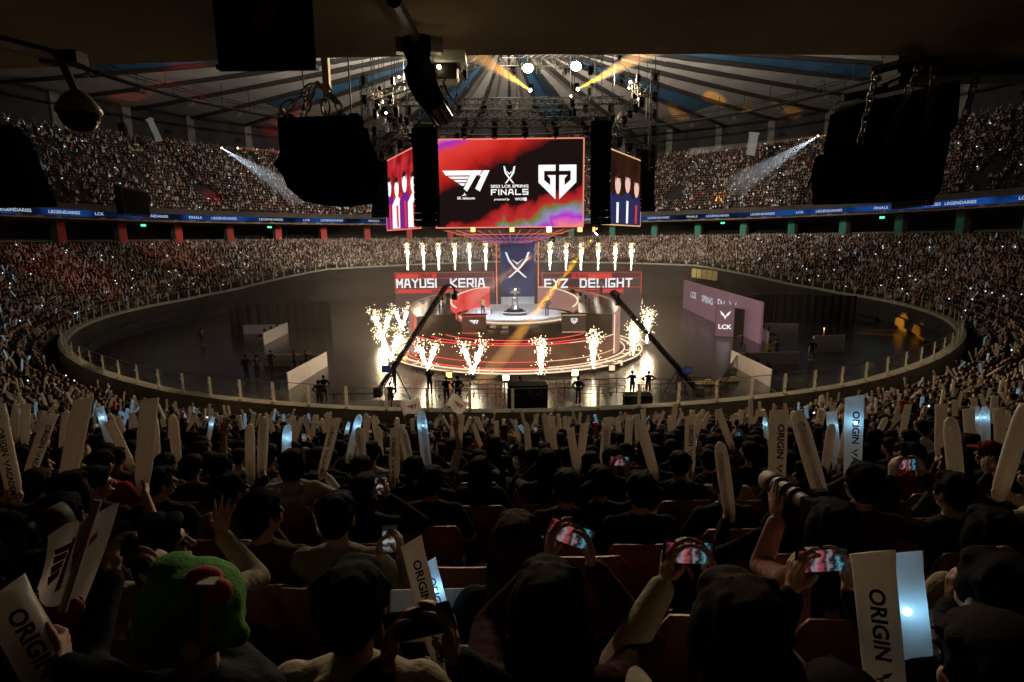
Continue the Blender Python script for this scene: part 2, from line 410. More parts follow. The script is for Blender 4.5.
# guard rail on the ring wall
gr = thing('guard_rail', 'glass guard rail with pale steel posts on the ring wall around the arena floor', 'railing', (0, 68, 0))
def rail_tube(z, r, R=42.95):
    pts = []
    for i in range(145):
        a = -PI+2*PI*i/144; p = polar(R, a, ztp(a)+z)-C0; pts.append(p)
    return MB().tube(pts, r, 6)
rail_tube(1.05, .02).build('top_rail', M['steel'], gr)
mb = MB(); vs = []; fs = []
for i in range(145):
    a = -PI+2*PI*i/144
    for z in (.06, .98): vs.append(polar(42.95, a, ztp(a)+z)-C0)
for i in range(144): fs.append((2*i, 2*i+2, 2*i+3, 2*i+1))
mb.add(vs, fs).build('glass_panel', M['glass'], gr)
M['post'] = translucent('pale_post', (.9, .86, .76), .62)
pm = MB().box((0, 0, .52), (.13, .05, 1.04)).box((0, .05, .3), (.16, .06, .08)).box((0, .05, .75), (.16, .06, .08)).box((0, 0, .02), (.2, .16, .04)).mesh('post', M['post'])
i = 0; npost = 0
for i in range(136):
    a = -PI+2*PI*i/136
    if abs(a) > 2.42: continue
    o = link('post', pm, gr); o.location = polar(43.0, a, ztp(a))-C0; o.rotation_euler = (0, 0, a+PI); npost += 1
    if npost >= 100: break
# five yellow sheets on the far ring wall
for i in range(5):
    p = P(694+5.2*i, 273+.7*i, 94-1.1*i)
    t = tag(MB().box((0, 0, 0), (.78, .05, 1.5)).box((0, -.04, .2), (.5, .02, .3)).build('wall_sheet', M['yellow']), f'yellow poster sheet, {ordw(i+1)} from left of five on the far ring wall', 'poster', 'yellow sheets on the ring wall'); t.location = p; t.rotation_euler = (0, 0, math.radians(-40))
# catwalk under the roof
cw = thing('ring_catwalk', 'dark round maintenance catwalk hanging below the white dome roof', 'catwalk', (0, 68, 0))
def circ(R, z, n=120): return [polar(R, -PI+2*PI*i/n, z)-C0 for i in range(n+1)]
MB().ring((0, 0, 0), 51.3, 52.5, 31.0, 31.18, -PI, PI, 120).build('walkway', M['truss'], cw)
MB().tube(circ(51.2, 32.2), .07, 5).build('handrail', M['truss'], cw); MB().tube(circ(52.6, 32.2), .07, 5).build('handrail', M['truss'], cw)
for i in range(72):
    a = 2*PI*i/72
    if math.cos(a) > .55: continue
    mb = MB(); p = polar(51.2, a, 31)-C0; q = polar(52.6, a, 31)-C0
    mb.rod(p, p+Vector((0, 0, 1.2)), .05, n=5); mb.rod(q, q+Vector((0, 0, 3.6)), .05, n=5)
    mb.build('hanger', M['truss'], cw)
fm = [MB().lathe([(.05, .5), (.3, .42), (.62, 0), (.6, -.03)], 14).mesh('lamp_reflector', M['steel']), MB().rod((0, 0, .45), (0, 0, 1.1), .06, n=6).mesh('hanging_stem', M['black'])]
fi = 0
for i in range(40):
    a = math.remainder(2*PI*(i+.5)/40, 2*PI)
    if math.cos(a) > .1: continue
    fi += 1
    t = thing('ceiling_floodlight', f'round unlit floodlight hanging under the ring catwalk, {ordw(fi)} one around the circle', 'floodlight', polar(50.6, a, 29.9), 0, 'floodlights under the catwalk')
    link('lamp_reflector', fm[0], t); link('hanging_stem', fm[1], t)
# ------------------------------------------------------------------ stage
S = Vector((.25, 51.6, 0))
def led_skin(name, c0, c1, s, scale=1.2):
    m = emat(name, c0, s); nt = m.node_tree; e = nt.nodes['Emission']
    tc = nt.nodes.new('ShaderNodeTexCoord'); no = nt.nodes.new('ShaderNodeTexNoise'); no.inputs['Scale'].default_value = scale; no.inputs['Detail'].default_value = 2
    r = nt.nodes.new('ShaderNodeValToRGB'); r.color_ramp.elements[0].color = (*c0, 1); r.color_ramp.elements[0].position = .38; r.color_ramp.elements[1].color = (*c1, 1); r.color_ramp.elements[1].position = .66
    nt.links.new(tc.outputs['Object'], no.inputs['Vector']); nt.links.new(no.outputs['Fac'], r.inputs[0]); nt.links.new(r.outputs[0], e.inputs['Color'])
    return m
M['stagefront'] = led_skin('stage_front_led', (.10, .035, .02), (.22, .085, .045), .8, .35)
M['stageside'] = led_skin('stage_side_led', (.42, .2, .16), (.55, .3, .25), .8, .4)
M['stagered'] = led_skin('stage_red_led', (.75, .05, .05), (.95, .12, .1), .9, .8)
M['deck'] = mat('stage_deck', (.028, .022, .022), .2, var=.2, vscale=1)
M['whitedeck'] = mat('white_deck', (.8, .82, .86), .3, var=.05)
st = thing('stage', 'round two-tier stage with glowing rings, LED walls and a white centre platform', 'stage', S)
MB().lathe([(11.7, 0), (11.7, .3), (.01, .3)], 96).build('base', M['deck'], st)
D = math.radians
for r, z, m, a0, a1, w in ((11.62, .3, 'warmline', -2.6, 2.6, .1), (10.75, .32, 'warmline', -2.2, 2.2, .12), (10.1, .34, 'redline', -1.5, .25, .07), (10.1, .34, 'warmline', .25, 1.9, .09), (9.68, 2.06, 'redline', -1.05, .45, .07), (9.68, 2.06, 'warmline', .45, 1.05, .06), (9.68, .75, 'redline', -1.05, .2, .05), (9.68, .75, 'warmline', .2, 1.05, .05)):
    MB().ring((0, 0, 0), r-w/2, r+w/2, z, z+w*.8, a0, a1, 72).build('light_strip', M[m], st)
for q in range(-9, 10):
    a = q*.16
    if q % 3 == 0: continue
    mb = MB(); p, pp = polar(10.2, a, .33)-C0, polar(11.55, a, .33)-C0; mb.rod(p, pp, .035, n=4); mb.build('light_spoke', M['warmline'], st)
MB().ring((0, 0, 0), 9.3, 9.62, .3, 2.05, -1.06, 1.06, 64).build('front_led_wall', M['stagefront'], st)
MB().lathe([(9.4, .3), (9.4, 2.0), (.01, 2.0)], 80).build('lower_deck', M['deck'], st)
for r, m in ((8.5, 'redline'), (7.1, 'redline')):
    MB().ring((0, 0, 0), r-.03, r+.03, 2.0, 2.03, -1.0, 1.0, 60).build('light_strip', M[m], st)
for sg in (-1, 1):
    zf = lambda a: max(0, min(1, (abs(a)-1.06)/1.4))*1.1
    a0, a1 = (1.07, 2.7) if sg > 0 else (-2.7, -1.07)
    MB().ring((0, 0, 0), 9.45, 9.66, .3, 3.75, a0, a1, 48, zf).build('side_led_wall', M['stageside'], st)
    MB().ring((0, 0, 0), 5.9, 9.44, 2.0, 3.7, a0, a1, 48, zf).build('player_booth_deck', M['deck'], st)
    MB().ring((0, 0, 0), 5.75, 5.88, 3.2, 4.15, a0, a1, 40, zf).build('inner_led_wall', M['stagered' if sg < 0 else 'stageside'], st)
    MB().ring((0, 0, 0), 5.74, 5.9, 4.16, 4.22, a0, a1, 40, zf, True).build('light_strip', M['warmline'], st)
    mb = MB(); e0 = polar(9.66, sg*1.065, 0)-C0; mb.rod((e0.x, e0.y, .4), (e0.x, e0.y, 3.75), .05, n=6); mb.build('light_strip', M['redline' if sg < 0 else 'warmline'], st)
for r, z in ((6.6, 2.3), (6.0, 2.65), (5.45, 2.95)):
    MB().lathe([(r, 1.98), (r, z), (.01, z)], 64).build('step', M['deck'], st)
MB().lathe([(5.1, 2.9), (5.1, 3.2), (.01, 3.2)], 64).build('centre_platform', M['whitedeck'], st)
MB().ring((0, 0, 0), 5.1, 5.16, 3.1, 3.2, -1.6, 1.6, 48).build('light_strip', M['warmline'], st)
for q in range(3): MB().box((-3.3+.18*q, 1.2, 3.3+.1*q), (2.2-.36*q, 3.2-.3*q, .2)).build('platform_step', M['whitedeck'], st)
MB().box((0, 6.5, 2.9), (5.4, 4, .6)).build('rear_bridge', M['whitedeck'], st)
# trophy on a round plinth
tr = P(515, 311, 51.6)
t = thing('trophy_plinth', 'round black two-step plinth in the middle of the white platform', 'plinth', (tr.x, 51.6, 3.2))
MB().lathe([(1.12, 0), (1.12, .3), (.01, .3)], 32).build('lower_disc', M['deck'], t); MB().lathe([(.8, .3), (.75, .48), (.01, .48)], 32).build('upper_disc', M['blackplastic'], t); MB().ring((0, 0, 0), 1.1, 1.15, .24, .3, -PI, PI, 32).build('light_strip', M['ledwhite'], t)
t = thing('trophy', 'tall silver trophy cup with two raised handles on the black plinth', 'trophy', (tr.x, 51.6, 3.68))
MB().lathe([(.42, 0), (.4, .25), (.3, .32), (.26, .9), (.32, 1.15), (.01, 1.15)], 24).build('stand', M['steel'], t, True)
MB().lathe([(.01, 1.15), (.12, 1.18), (.1, 1.35), (.26, 1.55), (.3, 1.9), (.28, 1.92), (.24, 1.58), (.01, 1.45)], 24).build('cup', M['silver'], t, True)
for sg in (-1, 1): MB().tube([(sg*.2, 0, 1.45), (sg*.42, 0, 1.6), (sg*.46, 0, 1.95), (sg*.36, 0, 2.2)], [.04, .05, .04, .02], 6).build('handle', M['silver'], t, True)
# team logo outlines, in a unit box
def norm(polys, x0, y0, x1, y1):
    s = 1/(x1-x0); return [[((x-(x0+x1)/2)*s, -((y-(y0+y1)/2)*s)) for x, y in p] for p in polys]
LOGO_T = norm([[(470, 368), (755, 368), (738, 400), (715, 402), (645, 515), (620, 495), (668, 402), (495, 402)], [(510, 410), (662, 410), (652, 426), (535, 426)], [(548, 433), (648, 433), (638, 449), (570, 449)], [(582, 456), (634, 456), (622, 474), (605, 474)], [(765, 368), (810, 368), (737, 515), (703, 495), (748, 408), (735, 408)]], 470, 368, 810, 515)
GL = [(265, 268), (172, 268), (172, 360), (265, 450), (265, 322), (220, 322), (236, 340), (236, 375), (203, 347), (203, 300), (265, 300)]
LOGO_G = norm([GL, [(550-x, y) for x, y in GL]], 172, 268, 378, 450)
BL = [(913, 335), (925, 338), (932, 370), (947, 400), (987, 452), (976, 451), (941, 410), (921, 382)]
LOGO_L = norm([BL, [(1909-x, y) for x, y in BL], [(931, 364), (954, 382), (978, 364), (954, 395)]], 912, 335, 997, 452)
BT = [(913, 335), (920, 338), (929, 370), (946, 401), (987, 452), (979, 451), (942, 407), (924, 376)]
LOGO_LT = norm([BT, [(1909-x, y) for x, y in BT], [(933, 366), (954, 384), (976, 366), (954, 392)]], 912, 335, 997, 452)
LOGO_V = [[(-.5, .42), (-.18, .2), (0, -.12), (.18, .2), (.5, .42), (.32, .02), (.1, -.12), (0, -.42), (-.1, -.12), (-.32, .02)]]
def logo(name, polys, w, m, parent, loc, rot=(0, 0, 0), t=0.0):
    mb = MB()
    for p in polys: mb.poly([(x*w, z*w) for x, z in p], t)
    o = mb.build(name, m, parent); o.location = loc; o.rotation_euler = rot; return o
# player desks beside the platform
for nm, px, lg, lm, lab in (('t', 474, LOGO_T, 'ledwhite', 'dark player desk with a winged white letter emblem, beside the red curved wall'), ('g', 574, LOGO_G, 'ledwhite', 'dark player desk with a white shield emblem, beside the pink curved wall')):
    p = P(px, 321, 46.6)
    t = thing('player_desk', lab, 'desk', (p.x, 46.9, 2.3), 0, 'player desks on the stage')
    MB().box((0, 0, .75), (2.0, .8, 1.5)).build('front_panel', mat('desk_panel_'+nm, (.09, .02, .018) if nm == 't' else (.06, .03, .025), .5), t)
    MB().box((0, 0, 1.53), (2.1, .95, .06)).build('desk_top', M['blackplastic'], t)
    logo('emblem', lg, .8 if nm == 't' else .55, M[lm], t, (0, -.42, .95))
    for sg in (-1, 1): MB().box((0, -.41, .75+sg*.72), (2.0, .02, .03)).build('light_strip', M['redline' if nm == 't' else 'warmline'], t)
for sg in (-1, 1):
    for q in range(5):
        a = sg*(1.35+.2*q); p = polar(6.9, a, 3.7+max(0, min(1, (abs(a)-1.06)/1.4))*1.1)-C0+S
        t = thing('player_monitor', f'small black monitor of the player booths on the {"red" if sg < 0 else "pink"} walled side, {ordw(q+1)} from the front', 'monitor', p, a, 'monitors in the player booths')
        MB().box((0, 0, .02), (.3, .2, .04)).rod((0, 0, .02), (0, 0, .2), .03).build('stand', M['black'], t); MB().box((0, 0, .38), (.62, .05, .38)).build('screen', M['blackplastic'], t)
# back door LED and name walls
p0, p1 = P(501, 288, 60), P(534, 243, 60)
w, h = p1.x-p0.x, p1.z-3.0; cx = (p0.x+p1.x)/2
M['bluescreen'] = led_skin('blue_led', (.010, .012, .05), (.05, .065, .19), .8, .4)
t = thing('door_screen', 'tall blue LED screen with a white trophy emblem behind the centre platform', 'screen', (cx, 60, 3.0))
MB().box((0, .1, h/2), (w, .2, h)).build('led_panel', M['bluescreen'], t)
logo('emblem', [[(x*1.35, z) for x, z in p] for p in LOGO_LT], w*.56, M['ledwhite'], t, (0, -.03, h*.66))
for sg in (-1, 1): MB().box((sg*(w/2+.45), 0, h/2), (.1, .25, h)).build('frame_post', M['screenframe'], t)
MB().box((0, -.05, .5), (w, .1, 1.0)).build('lower_panel', M['whitepanel'], t)
def name_wall(x0, x1, words_, top, lab, clip):
    A, B = P(x0, 294, 62), P(x1, 271.5, 62); w, h = B.x-A.x, B.z-A.z
    t = thing('name_screen', lab, 'screen', ((A.x+B.x)/2, 62, A.z), 0, 'player name screens')
    M_bg = M['namebg']
    MB().box((0, .12, h/2-1.4), (w, .24, h+2.8)).build('led_panel', M_bg, t)
    for z in (h*.71, h*.29, h-.05): MB().box((0, -.02, z), (w, .02, .07)).build('light_strip', M['ledred'], t)
    for sg in (-1, 1): MB().box((sg*(w/2-.05), -.02, h/2), (.08, .02, h)).build('light_strip', M['ledred'], t)
    MB().box((-w*.28 if x0 < 500 else 0, -.015, h*.83), (w*.4, .01, h*.2)).build('red_block', M['ledred'], t); MB().box((-w*.08, -.015, h*.12), (w*.8, .01, h*.18)).build('red_block', M['ledred'], t)
    for px, tx, sz in words_: block_letters('lettering', tx, 1.02, M['ledwhite'], t, (P(px, 283, 62).x-(A.x+B.x)/2, -.04, h*.49), sz)
    letter('lettering', top[0], h*.2, M['leddark'], t, (P(top[1], 275, 62).x-(A.x+B.x)/2, -.045, h*.83), bold=.02, wide=1.4)
    letter('lettering', top[0], h*.16, M['leddark'], t, (P(top[1]+12, 275, 62).x-(A.x+B.x)/2, -.045, h*.11), bold=.02, wide=1.6)
M['namebg'] = led_skin('name_screen_led', (.05, .035, .035), (.11, .07, .065), .8, .2)
name_wall(395.5, 494, [(416.5, 'MAYUSI', .84), (467.5, 'KERIA', .9)], ('ZEUS', 425), 'dark red LED wall with white player lettering, on the wing-emblem side of the stage', 0)
name_wall(541.5, 642, [(556, 'EYZ', .9), (606, 'DELIGHT', .92)], ('DORAN', 577), 'dark red LED wall with white player lettering, on the shield-emblem side of the stage', 0)
# ------------------------------------------------------------------ hanging screens
def art_mat():
    m = emat('screen_art', (1, 0, 0), 1.0); nt = m.node_tree; e = nt.nodes['Emission']; L = nt.links.new
    tc = nt.nodes.new('ShaderNodeTexCoord'); sp = nt.nodes.new('ShaderNodeSeparateXYZ'); L(tc.outputs['Object'], sp.inputs[0])
    no = nt.nodes.new('ShaderNodeTexNoise'); no.inputs['Scale'].default_value = .45; no.inputs['Detail'].default_value = 6; no.inputs['Distortion'].default_value = .8; L(tc.outputs['Object'], no.inputs['Vector'])
    def mth(op, a, b):
        n = nt.nodes.new('ShaderNodeMath'); n.operation = op
        for i, x in enumerate((a, b)):
            if isinstance(x, (int, float)): n.inputs[i].default_value = x
            else: L(x, n.inputs[i])
        return n.outputs[0]
    nz = mth('MULTIPLY', mth('SUBTRACT', no.outputs['Fac'], .5), 2.6)
    # distance from the dark diagonal band
    def ramp(fac, stops):
        r = nt.nodes.new('ShaderNodeValToRGB'); el = r.color_ramp.elements
        while len(el) < len(stops): el.new(.5)
        for x, (p, c) in zip(el, stops): x.position = p; x.color = (*c, 1)
        L(fac, r.inputs[0]); return r.outputs[0]
    X, Z = sp.outputs['X'], sp.outputs['Z']
    d1 = mth('ADD', mth('ADD', mth('MULTIPLY', X, -.55), mth('MULTIPLY', Z, 1.3)), nz)     # towards the upper left
    d2 = mth('ADD', mth('ADD', mth('MULTIPLY', X, .28), mth('MULTIPLY', Z, -1.0)), nz)   # towards the lower right
    def n01(v, a, b): return mth('DIVIDE', mth('SUBTRACT', v, a), b-a)
    c1 = ramp(n01(d1, 1.9, 8.2), [(0, (.012, .006, .006)), (.12, (.22, .01, .008)), (.3, (.55, .02, .015)), (.62, (.75, .05, .04)), (.74, (.3, .03, .5)), (.86, (.95, .22, .2))])
    c2 = ramp(n01(d2, 1.7, 5.1), [(0, (.012, .006, .006)), (.1, (.35, .015, .015)), (.3, (.5, .03, .03)), (.4, (.16, .2, .04)), (.55, (.3, .25, .5)), (.64, (.45, .03, .6)), (.78, (.95, .22, .25)), (1, (1, .55, .4))])
    mx = nt.nodes.new('ShaderNodeMix'); mx.data_type = 'RGBA'; mx.blend_type = 'LIGHTEN'; mx.inputs['Factor'].default_value = 1
    L(c1, mx.inputs['A']); L(c2, mx.inputs['B']); L(mx.outputs['Result'], e.inputs['Color'])
    return m
M['art'] = art_mat()
A, B = P(436.5, 228, 45), P(584, 138, 45); w, h = B.x-A.x, B.z-A.z
ms = thing('main_screen', 'large hanging LED screen with two white team emblems over the stage', 'screen', ((A.x+B.x)/2, 45, (A.z+B.z)/2))
MB().box((0, .35, 0), (w, .6, h)).build('cabinet', M['black'], ms)
MB().box((0, .02, 0), (w, .06, h)).build('led_panel', M['art'], ms)
for q in ((0, h/2, w, .1), (0, -h/2, w, .1)): MB().box((0, -.02, q[1]), (q[2]+.1, .05, q[3])).build('screen_edge', M['screenframe'], ms)
for sg in (-1, 1): MB().box((sg*w/2, -.02, 0), (.1, .05, h+.1)).build('screen_edge', M['screenframe'], ms)
sx = lambda px: (px-510.2)/147.5*w
sz = lambda py: (183-py)/90*h
logo('wing_emblem', LOGO_T, w*.318, M['ledwhite'], ms, (sx(467.5), -.03, sz(180)))
logo('shield_emblem', LOGO_G, w*.255, M['ledwhite'], ms, (sx(558), -.03, sz(182)))
logo('trophy_emblem', LOGO_L, w*.082, M['ledwhite'], ms, (sx(510.5), -.03, sz(174)))
letter('lettering', '2023 LCK SPRING', h*.046, M['ledwhite'], ms, (sx(510.5), -.03, sz(185.8)), bold=.008, wide=1.25)
block_letters('lettering', 'FINALS', h*.068, M['ledwhite'], ms, (sx(510.5), -.03, sz(191.6)), 1.28, 1.25)
letter('lettering', 'presented by', h*.034, M['ledwhite'], ms, (sx(502.5), -.03, sz(199)), bold=.004)
letter('lettering', 'WON', h*.04, M['ledwhite'], ms, (sx(521), -.03, sz(199)), bold=.008, wide=1.2)
MB().box((sx(526), -.03, sz(199)), (.22, .01, .25)).build('sponsor_mark', M['ledwhite'], ms)
letter('lettering', 'SK telecom', h*.045, M['ledwhite'], ms, (sx(467), -.03, sz(197.5)), bold=.006)
logo('sponsor_mark', [[(-.5, -.2), (0, .1), (.1, .45), (.25, .05), (.55, .0), (.1, -.15)]], w*.035, M['ledwhite'], ms, (sx(465), -.03, sz(194)))
# side screens, turned outwards
def side_screen(sg):
    near, far = (P(599.5, 224, 45.5), P(640, 223, 55)) if sg > 0 else (P(421, 228, 45.5), P(387.5, 228, 55))
    topn = P(599.5 if sg > 0 else 421, 145, 45.5)
    v = far-near; v.z = 0; L_ = v.length; H = topn.z-near.z; ctr = (near+far)/2; ctr.z = near.z+H/2
    ang = math.atan2(v.y, v.x) if sg > 0 else math.atan2(-v.y, -v.x)
    t = thing('team_screen', 'angled hanging LED screen showing four team members in '+('navy jerseys' if sg > 0 else 'purple and white jerseys on red'), 'screen', ctr, ang, 'side screens')
    MB().box((0, .35, 0), (L_, .6, H)).build('cabinet', M['black'], t)
    MB().box((0, .02, 0), (L_, .06, H)).build('led_panel', M['sideart_r' if sg > 0 else 'sideart_l'], t)
    for z in (-H/2, H/2): MB().box((0, -.02, z), (L_, .05, .1)).build('screen_edge', M['screenframe2' if sg > 0 else 'screenframe'], t)
    for x in (-L_/2, L_/2): MB().box((x, -.02, 0), (.1, .05, H)).build('screen_edge', M['screenframe2' if sg > 0 else 'screenframe'], t)
    for q in range(4):
        x = (-.36+.24*q)*L_; top = .27*H-(.04*H if q % 2 else 0)
        MB().poly([(x-1.9, -H*.48), (x-1.75, top-2.4), (x-.45, top-1.75), (x+.45, top-1.75), (x+1.75, top-2.4), (x+1.9, -H*.48)]).build('pictured_jersey', M['screennavy' if sg > 0 else ('ledwhite' if q % 2 else 'screenpurple')], t).location.y = -.03-.003*q
        MB().poly([(x+.75*math.cos(k*PI/6), top-.95+.88*math.sin(k*PI/6)) for k in range(12)]).build('pictured_face', M['screenskin' if sg > 0 else 'ledwhite'], t).location.y = -.036-.003*q
        MB().poly([(x-.62, top-.85), (x-.55, top-.2), (x, top+.02), (x+.55, top-.2), (x+.62, top-.85), (x+.35, top-.5), (x-.35, top-.5)]).build('pictured_hair', M['screenhair'], t).location.y = -.04-.003*q
        MB().poly([(x-.28, -H*.47), (x-.3, top-2.5), (x+.3, top-2.5), (x+.28, -H*.47)]).build('pictured_emblem', M['ledwhite'] if sg > 0 and q != 3 else M['ledred'], t).location.y = -.044-.003*q
    return t
M['screenhair'] = emat('screen_hair', (.08, .02, .02), .6, 'NONE'); M['screenframe2'] = emat('screen_edge_amber', (1, .6, .3), .8, 'NONE')
M['sideart_l'] = led_skin('side_led_red', (.3, .008, .012), (.85, .05, .06), .8, .5); M['sideart_r'] = led_skin('side_led_dark', (.02, .01, .007), (.06, .018, .007), .8, .35)
side_screen(-1); side_screen(1)
# sloping light canopy below the main screen
fn = thing('light_canopy', 'dark sloping canopy with fanned red light lines under the main screen', 'canopy', (0, 0, 0))
z0 = A.z-.15; ft = [Vector((-5.6, 45.3, z0)), Vector((5.4, 45.3, z0))]; bk = [Vector((-1.9, 58.5, 9.75)), Vector((1.8, 58.5, 9.75))]
MB().add([ft[0], ft[1], bk[1], bk[0]]+[v+Vector((0, 0, .4)) for v in (ft[0], ft[1], bk[1], bk[0])], [(0, 1, 2, 3), (7, 6, 5, 4), (0, 4, 5, 1), (1, 5, 6, 2), (2, 6, 7, 3), (3, 7, 4, 0)]).build('shell', M['truss'], fn)
M['redline2'] = emat('canopy_red_line', (1, .2, .12), .8); M['blueline'] = emat('canopy_blue_line', (.12, .1, .6), 1.2)
for q in range(13):
    u = (q+.5)/13; p, r = ft[0].lerp(ft[1], u), bk[0].lerp(bk[1], u)
    MB().rod(p-Vector((0, 0, .06)), r-Vector((0, 0, .06)), .028, n=4).build('light_line', M['redline2'], fn)
for q in range(3):
    u = .25+.28*q; p, r = ft[0].lerp(bk[0], u), ft[1].lerp(bk[1], u)
    MB().rod(p-Vector((0, 0, .08)), r-Vector((0, 0, .08)), .03, n=4).build('cross_line', M['redline2' if q < 1 else 'blueline'], fn)
# square orange lamps along the lower edge of the screens
for i, px in enumerate((473, 512, 549, 580, 595)):
    p = P(px, 229.5, 44.6)
    t = thing('square_blinder', f'small square orange lamp under the hanging screens, {ordw(i+1)} from left', 'lamp', p, 0, 'square lamps under the screens')
    MB().box((0, .15, 0), (.42, .3, .42)).build('housing', M['black'], t); MB().box((0, -.01, 0), (.36, .04, .36)).build('lens', M['orange' if i != 2 else 'lampsmall'], t)
# line arrays beside the screens
def line_array(px0, px1, py0, py1, d, lab):
    a, b = P(px0, py1, d), P(px1, py0, d); w = b.x-a.x; h = b.z-a.z
    t = thing('line_array', lab, 'loudspeaker', ((a.x+b.x)/2, d, a.z), 0, 'hanging line arrays')
    n = 14
    for q in range(n):
        z = h*(q+.5)/n; y = -.9*max(0, (1-q/6))**2*.6
        mb = MB(); mb.box((0, y, z), (w, .7, h/n*.92)); o = mb.build('speaker_box', M['speaker'], t, bevel=.03)
        MB().box((0, y-.36, z), (w*.9, .03, h/n*.7)).build('grille', M['blackplastic'], o)
    MB().box((0, 0, h+.15), (w*.8, .5, .25)).rod((0, 0, h+.2), (0, 0, 33-a.z), .03, n=5).build('flying_frame', M['steel'], t)
line_array(416, 437, 128, 227, 44, 'tall black line array between the main screen and the red team screen')
line_array(590, 611, 121, 225, 44, 'tall black line array between the main screen and the navy team screen')
line_array(640, 655, 150, 212, 54, 'black line array hanging beyond the outer edge of the navy team screen')
line_array(374, 387, 160, 218, 54, 'black line array hanging beyond the outer edge of the red team screen')
# ------------------------------------------------------------------ lighting rig
def truss_mb(a, b, w=.5, bay=.6, r=.035, mb=None):
    mb = mb or MB(); a, b = Vector(a), Vector(b); d = (b-a); L_ = d.length; d.normalize()
    up = Vector((0, 0, 1)) if abs(d.z) < .9 else Vector((0, 1, 0)); s = d.cross(up).normalized(); u = s.cross(d)
    cs = [s*w/2+u*w/2, s*w/2-u*w/2, -s*w/2-u*w/2, -s*w/2+u*w/2]
    for c in cs: mb.rod(a+c, b+c, r, n=4)
    n = max(2, int(L_/bay))
    for i in range(n):
        p, q = a+d*L_*i/n, a+d*L_*(i+1)/n
        for j in range(4):
            c0, c1 = cs[j], cs[(j+1) % 4]
            mb.rod(p+c0, q+c1, r*.6, n=3, cap=False)
            if i % 2 == 0: mb.rod(p+c0, p+c1, r*.6, n=3, cap=False)
    return mb
TR = []
def truss(a, b, lab, w=.55):
    t = thing('lighting_truss', lab, 'truss', (0, 0, 0), 0, 'trusses of the lighting rig')
    truss_mb(a, b, w).build('lattice_frame', M['truss'], t)
    a, b = Vector(a), Vector(b)
    for f in (.15, .85):
        p = a.lerp(b, f)
        MB().box((p.x, p.y, p.z+.75), (.3, .3, .55)).rod((p.x, p.y, p.z+.3), (p.x, p.y, zc(20)-.2), .025, n=4).build('chain_hoist', M['black'], t)
    TR.append((a, b)); return t
z1 = P(510, 124, 45).z
truss((-7, 44.9, z1), (7, 44.9, z1), 'lattice truss directly along the top of the main screen')
truss((-7, 46.5, z1+1.0), (7, 46.5, z1+1.0), 'second lattice truss just behind and above the main screen')
truss((7.2, 45.5, z1), (13.5, 56, z1-.6), 'slanting truss over the navy team screen'); truss((-7.2, 45.5, z1), (-13.5, 56, z1-.6), 'slanting truss over the red team screen')
truss((-10, 52, z1+3.2), (10, 52, z1+3.2), 'long middle truss above the stage below the flood lamps')
truss((-10.5, 46, z1+2.6), (-10.5, 62, z1+2.6), 'fore and aft truss above the red team screen'); truss((10.5, 46, z1+2.6), (10.5, 62, z1+2.6), 'fore and aft truss above the navy team screen')
pL = P(500, 62, 52); pR = P(604, 62, 52)
truss((pL.x, 52, pL.z), (pR.x, 52, pR.z), 'high truss carrying the two blazing flood lamps', .9)
truss((pL.x-2, 52, pL.z-.2), (-10.5, 47, z1+2.6), 'inclined truss from the flood lamps down over the red team screen'); truss((pR.x+1, 52, pR.z-.2), (10.5, 47, z1+2.6), 'inclined truss from the flood lamps down over the navy team screen')
for x in (-12.2, 12.2): truss((x, 50, z1+5), (x, 50, z1-3), 'upright ladder truss with small lamps above the '+('red' if x < 0 else 'navy')+' team screen')
# floods
for px, py, lab in ((528, 68, 'blazing white flood lamp on the high truss, the one nearer the hanging ducts'), (576, 66, 'blazing white flood lamp on the high truss, the one farther from the hanging ducts')):
    p = P(px, py, 51.3)
    t = thing('flood_lamp', lab, 'lamp', p, 0, 'flood lamps'); t.rotation_euler = (-.35, 0, 0)
    MB().lathe([(.01, .5), (.3, .48), (.5, .1), (.52, 0), (.46, 0), (.4, .08)], 20).build('housing', M['black'], t).rotation_euler = (PI/2, 0, PI)
    MB().lathe([(.01, .06), (.44, .05), (.44, .03), (.01, .03)], 20).build('lamp_face', M['lamp'], t).rotation_euler = (PI/2, 0, PI)
    MB().tube([(-.55, .2, 0), (-.55, .2, .6), (.55, .2, .6), (.55, .2, 0)], .04, 5).build('yoke', M['steel'], t)
# moving heads
mh = {'base': MB().box((0, 0, -.08), (.42, .36, .16)).mesh('base', M['black']),
      'yoke': MB().box((-.2, 0, -.4), (.06, .18, .5)).box((.2, 0, -.4), (.06, .18, .5)).box((0, 0, -.19), (.46, .18, .08)).mesh('yoke', M['black']),
      'head': MB().lathe([(.01, -.24), (.14, -.22), (.17, .1), (.19, .26), (.15, .27)], 14).mesh('head', M['blackplastic'], True),
      'lens': MB().lathe([(.01, .262), (.15, .262)], 14).mesh('lens', M['glasslens'] if 'glasslens' in M else M['steel']),
      'lenson': MB().lathe([(.01, .262), (.16, .266)], 14).mesh('lens', M['lampsmall'])}
NMH = [0]
def moving_head(p, aim, on=False, lab=None):
    NMH[0] += 1
    t = thing('moving_head_light', lab or f'black moving head spotlight hung in the lighting rig, {ordw(NMH[0])} along its trusses', 'spotlight', p, 0, 'moving head lights')
    link('base', mh['base'], t); link('yoke', mh['yoke'], t)
    h = link('head', mh['head'], t); h.location = (0, 0, -.5); d = Vector(aim)-Vector(p); h.rotation_euler = d.to_track_quat('Z', 'Y').to_euler()
    l = link('lens', mh['lenson' if on else 'lens'], h)
    return t
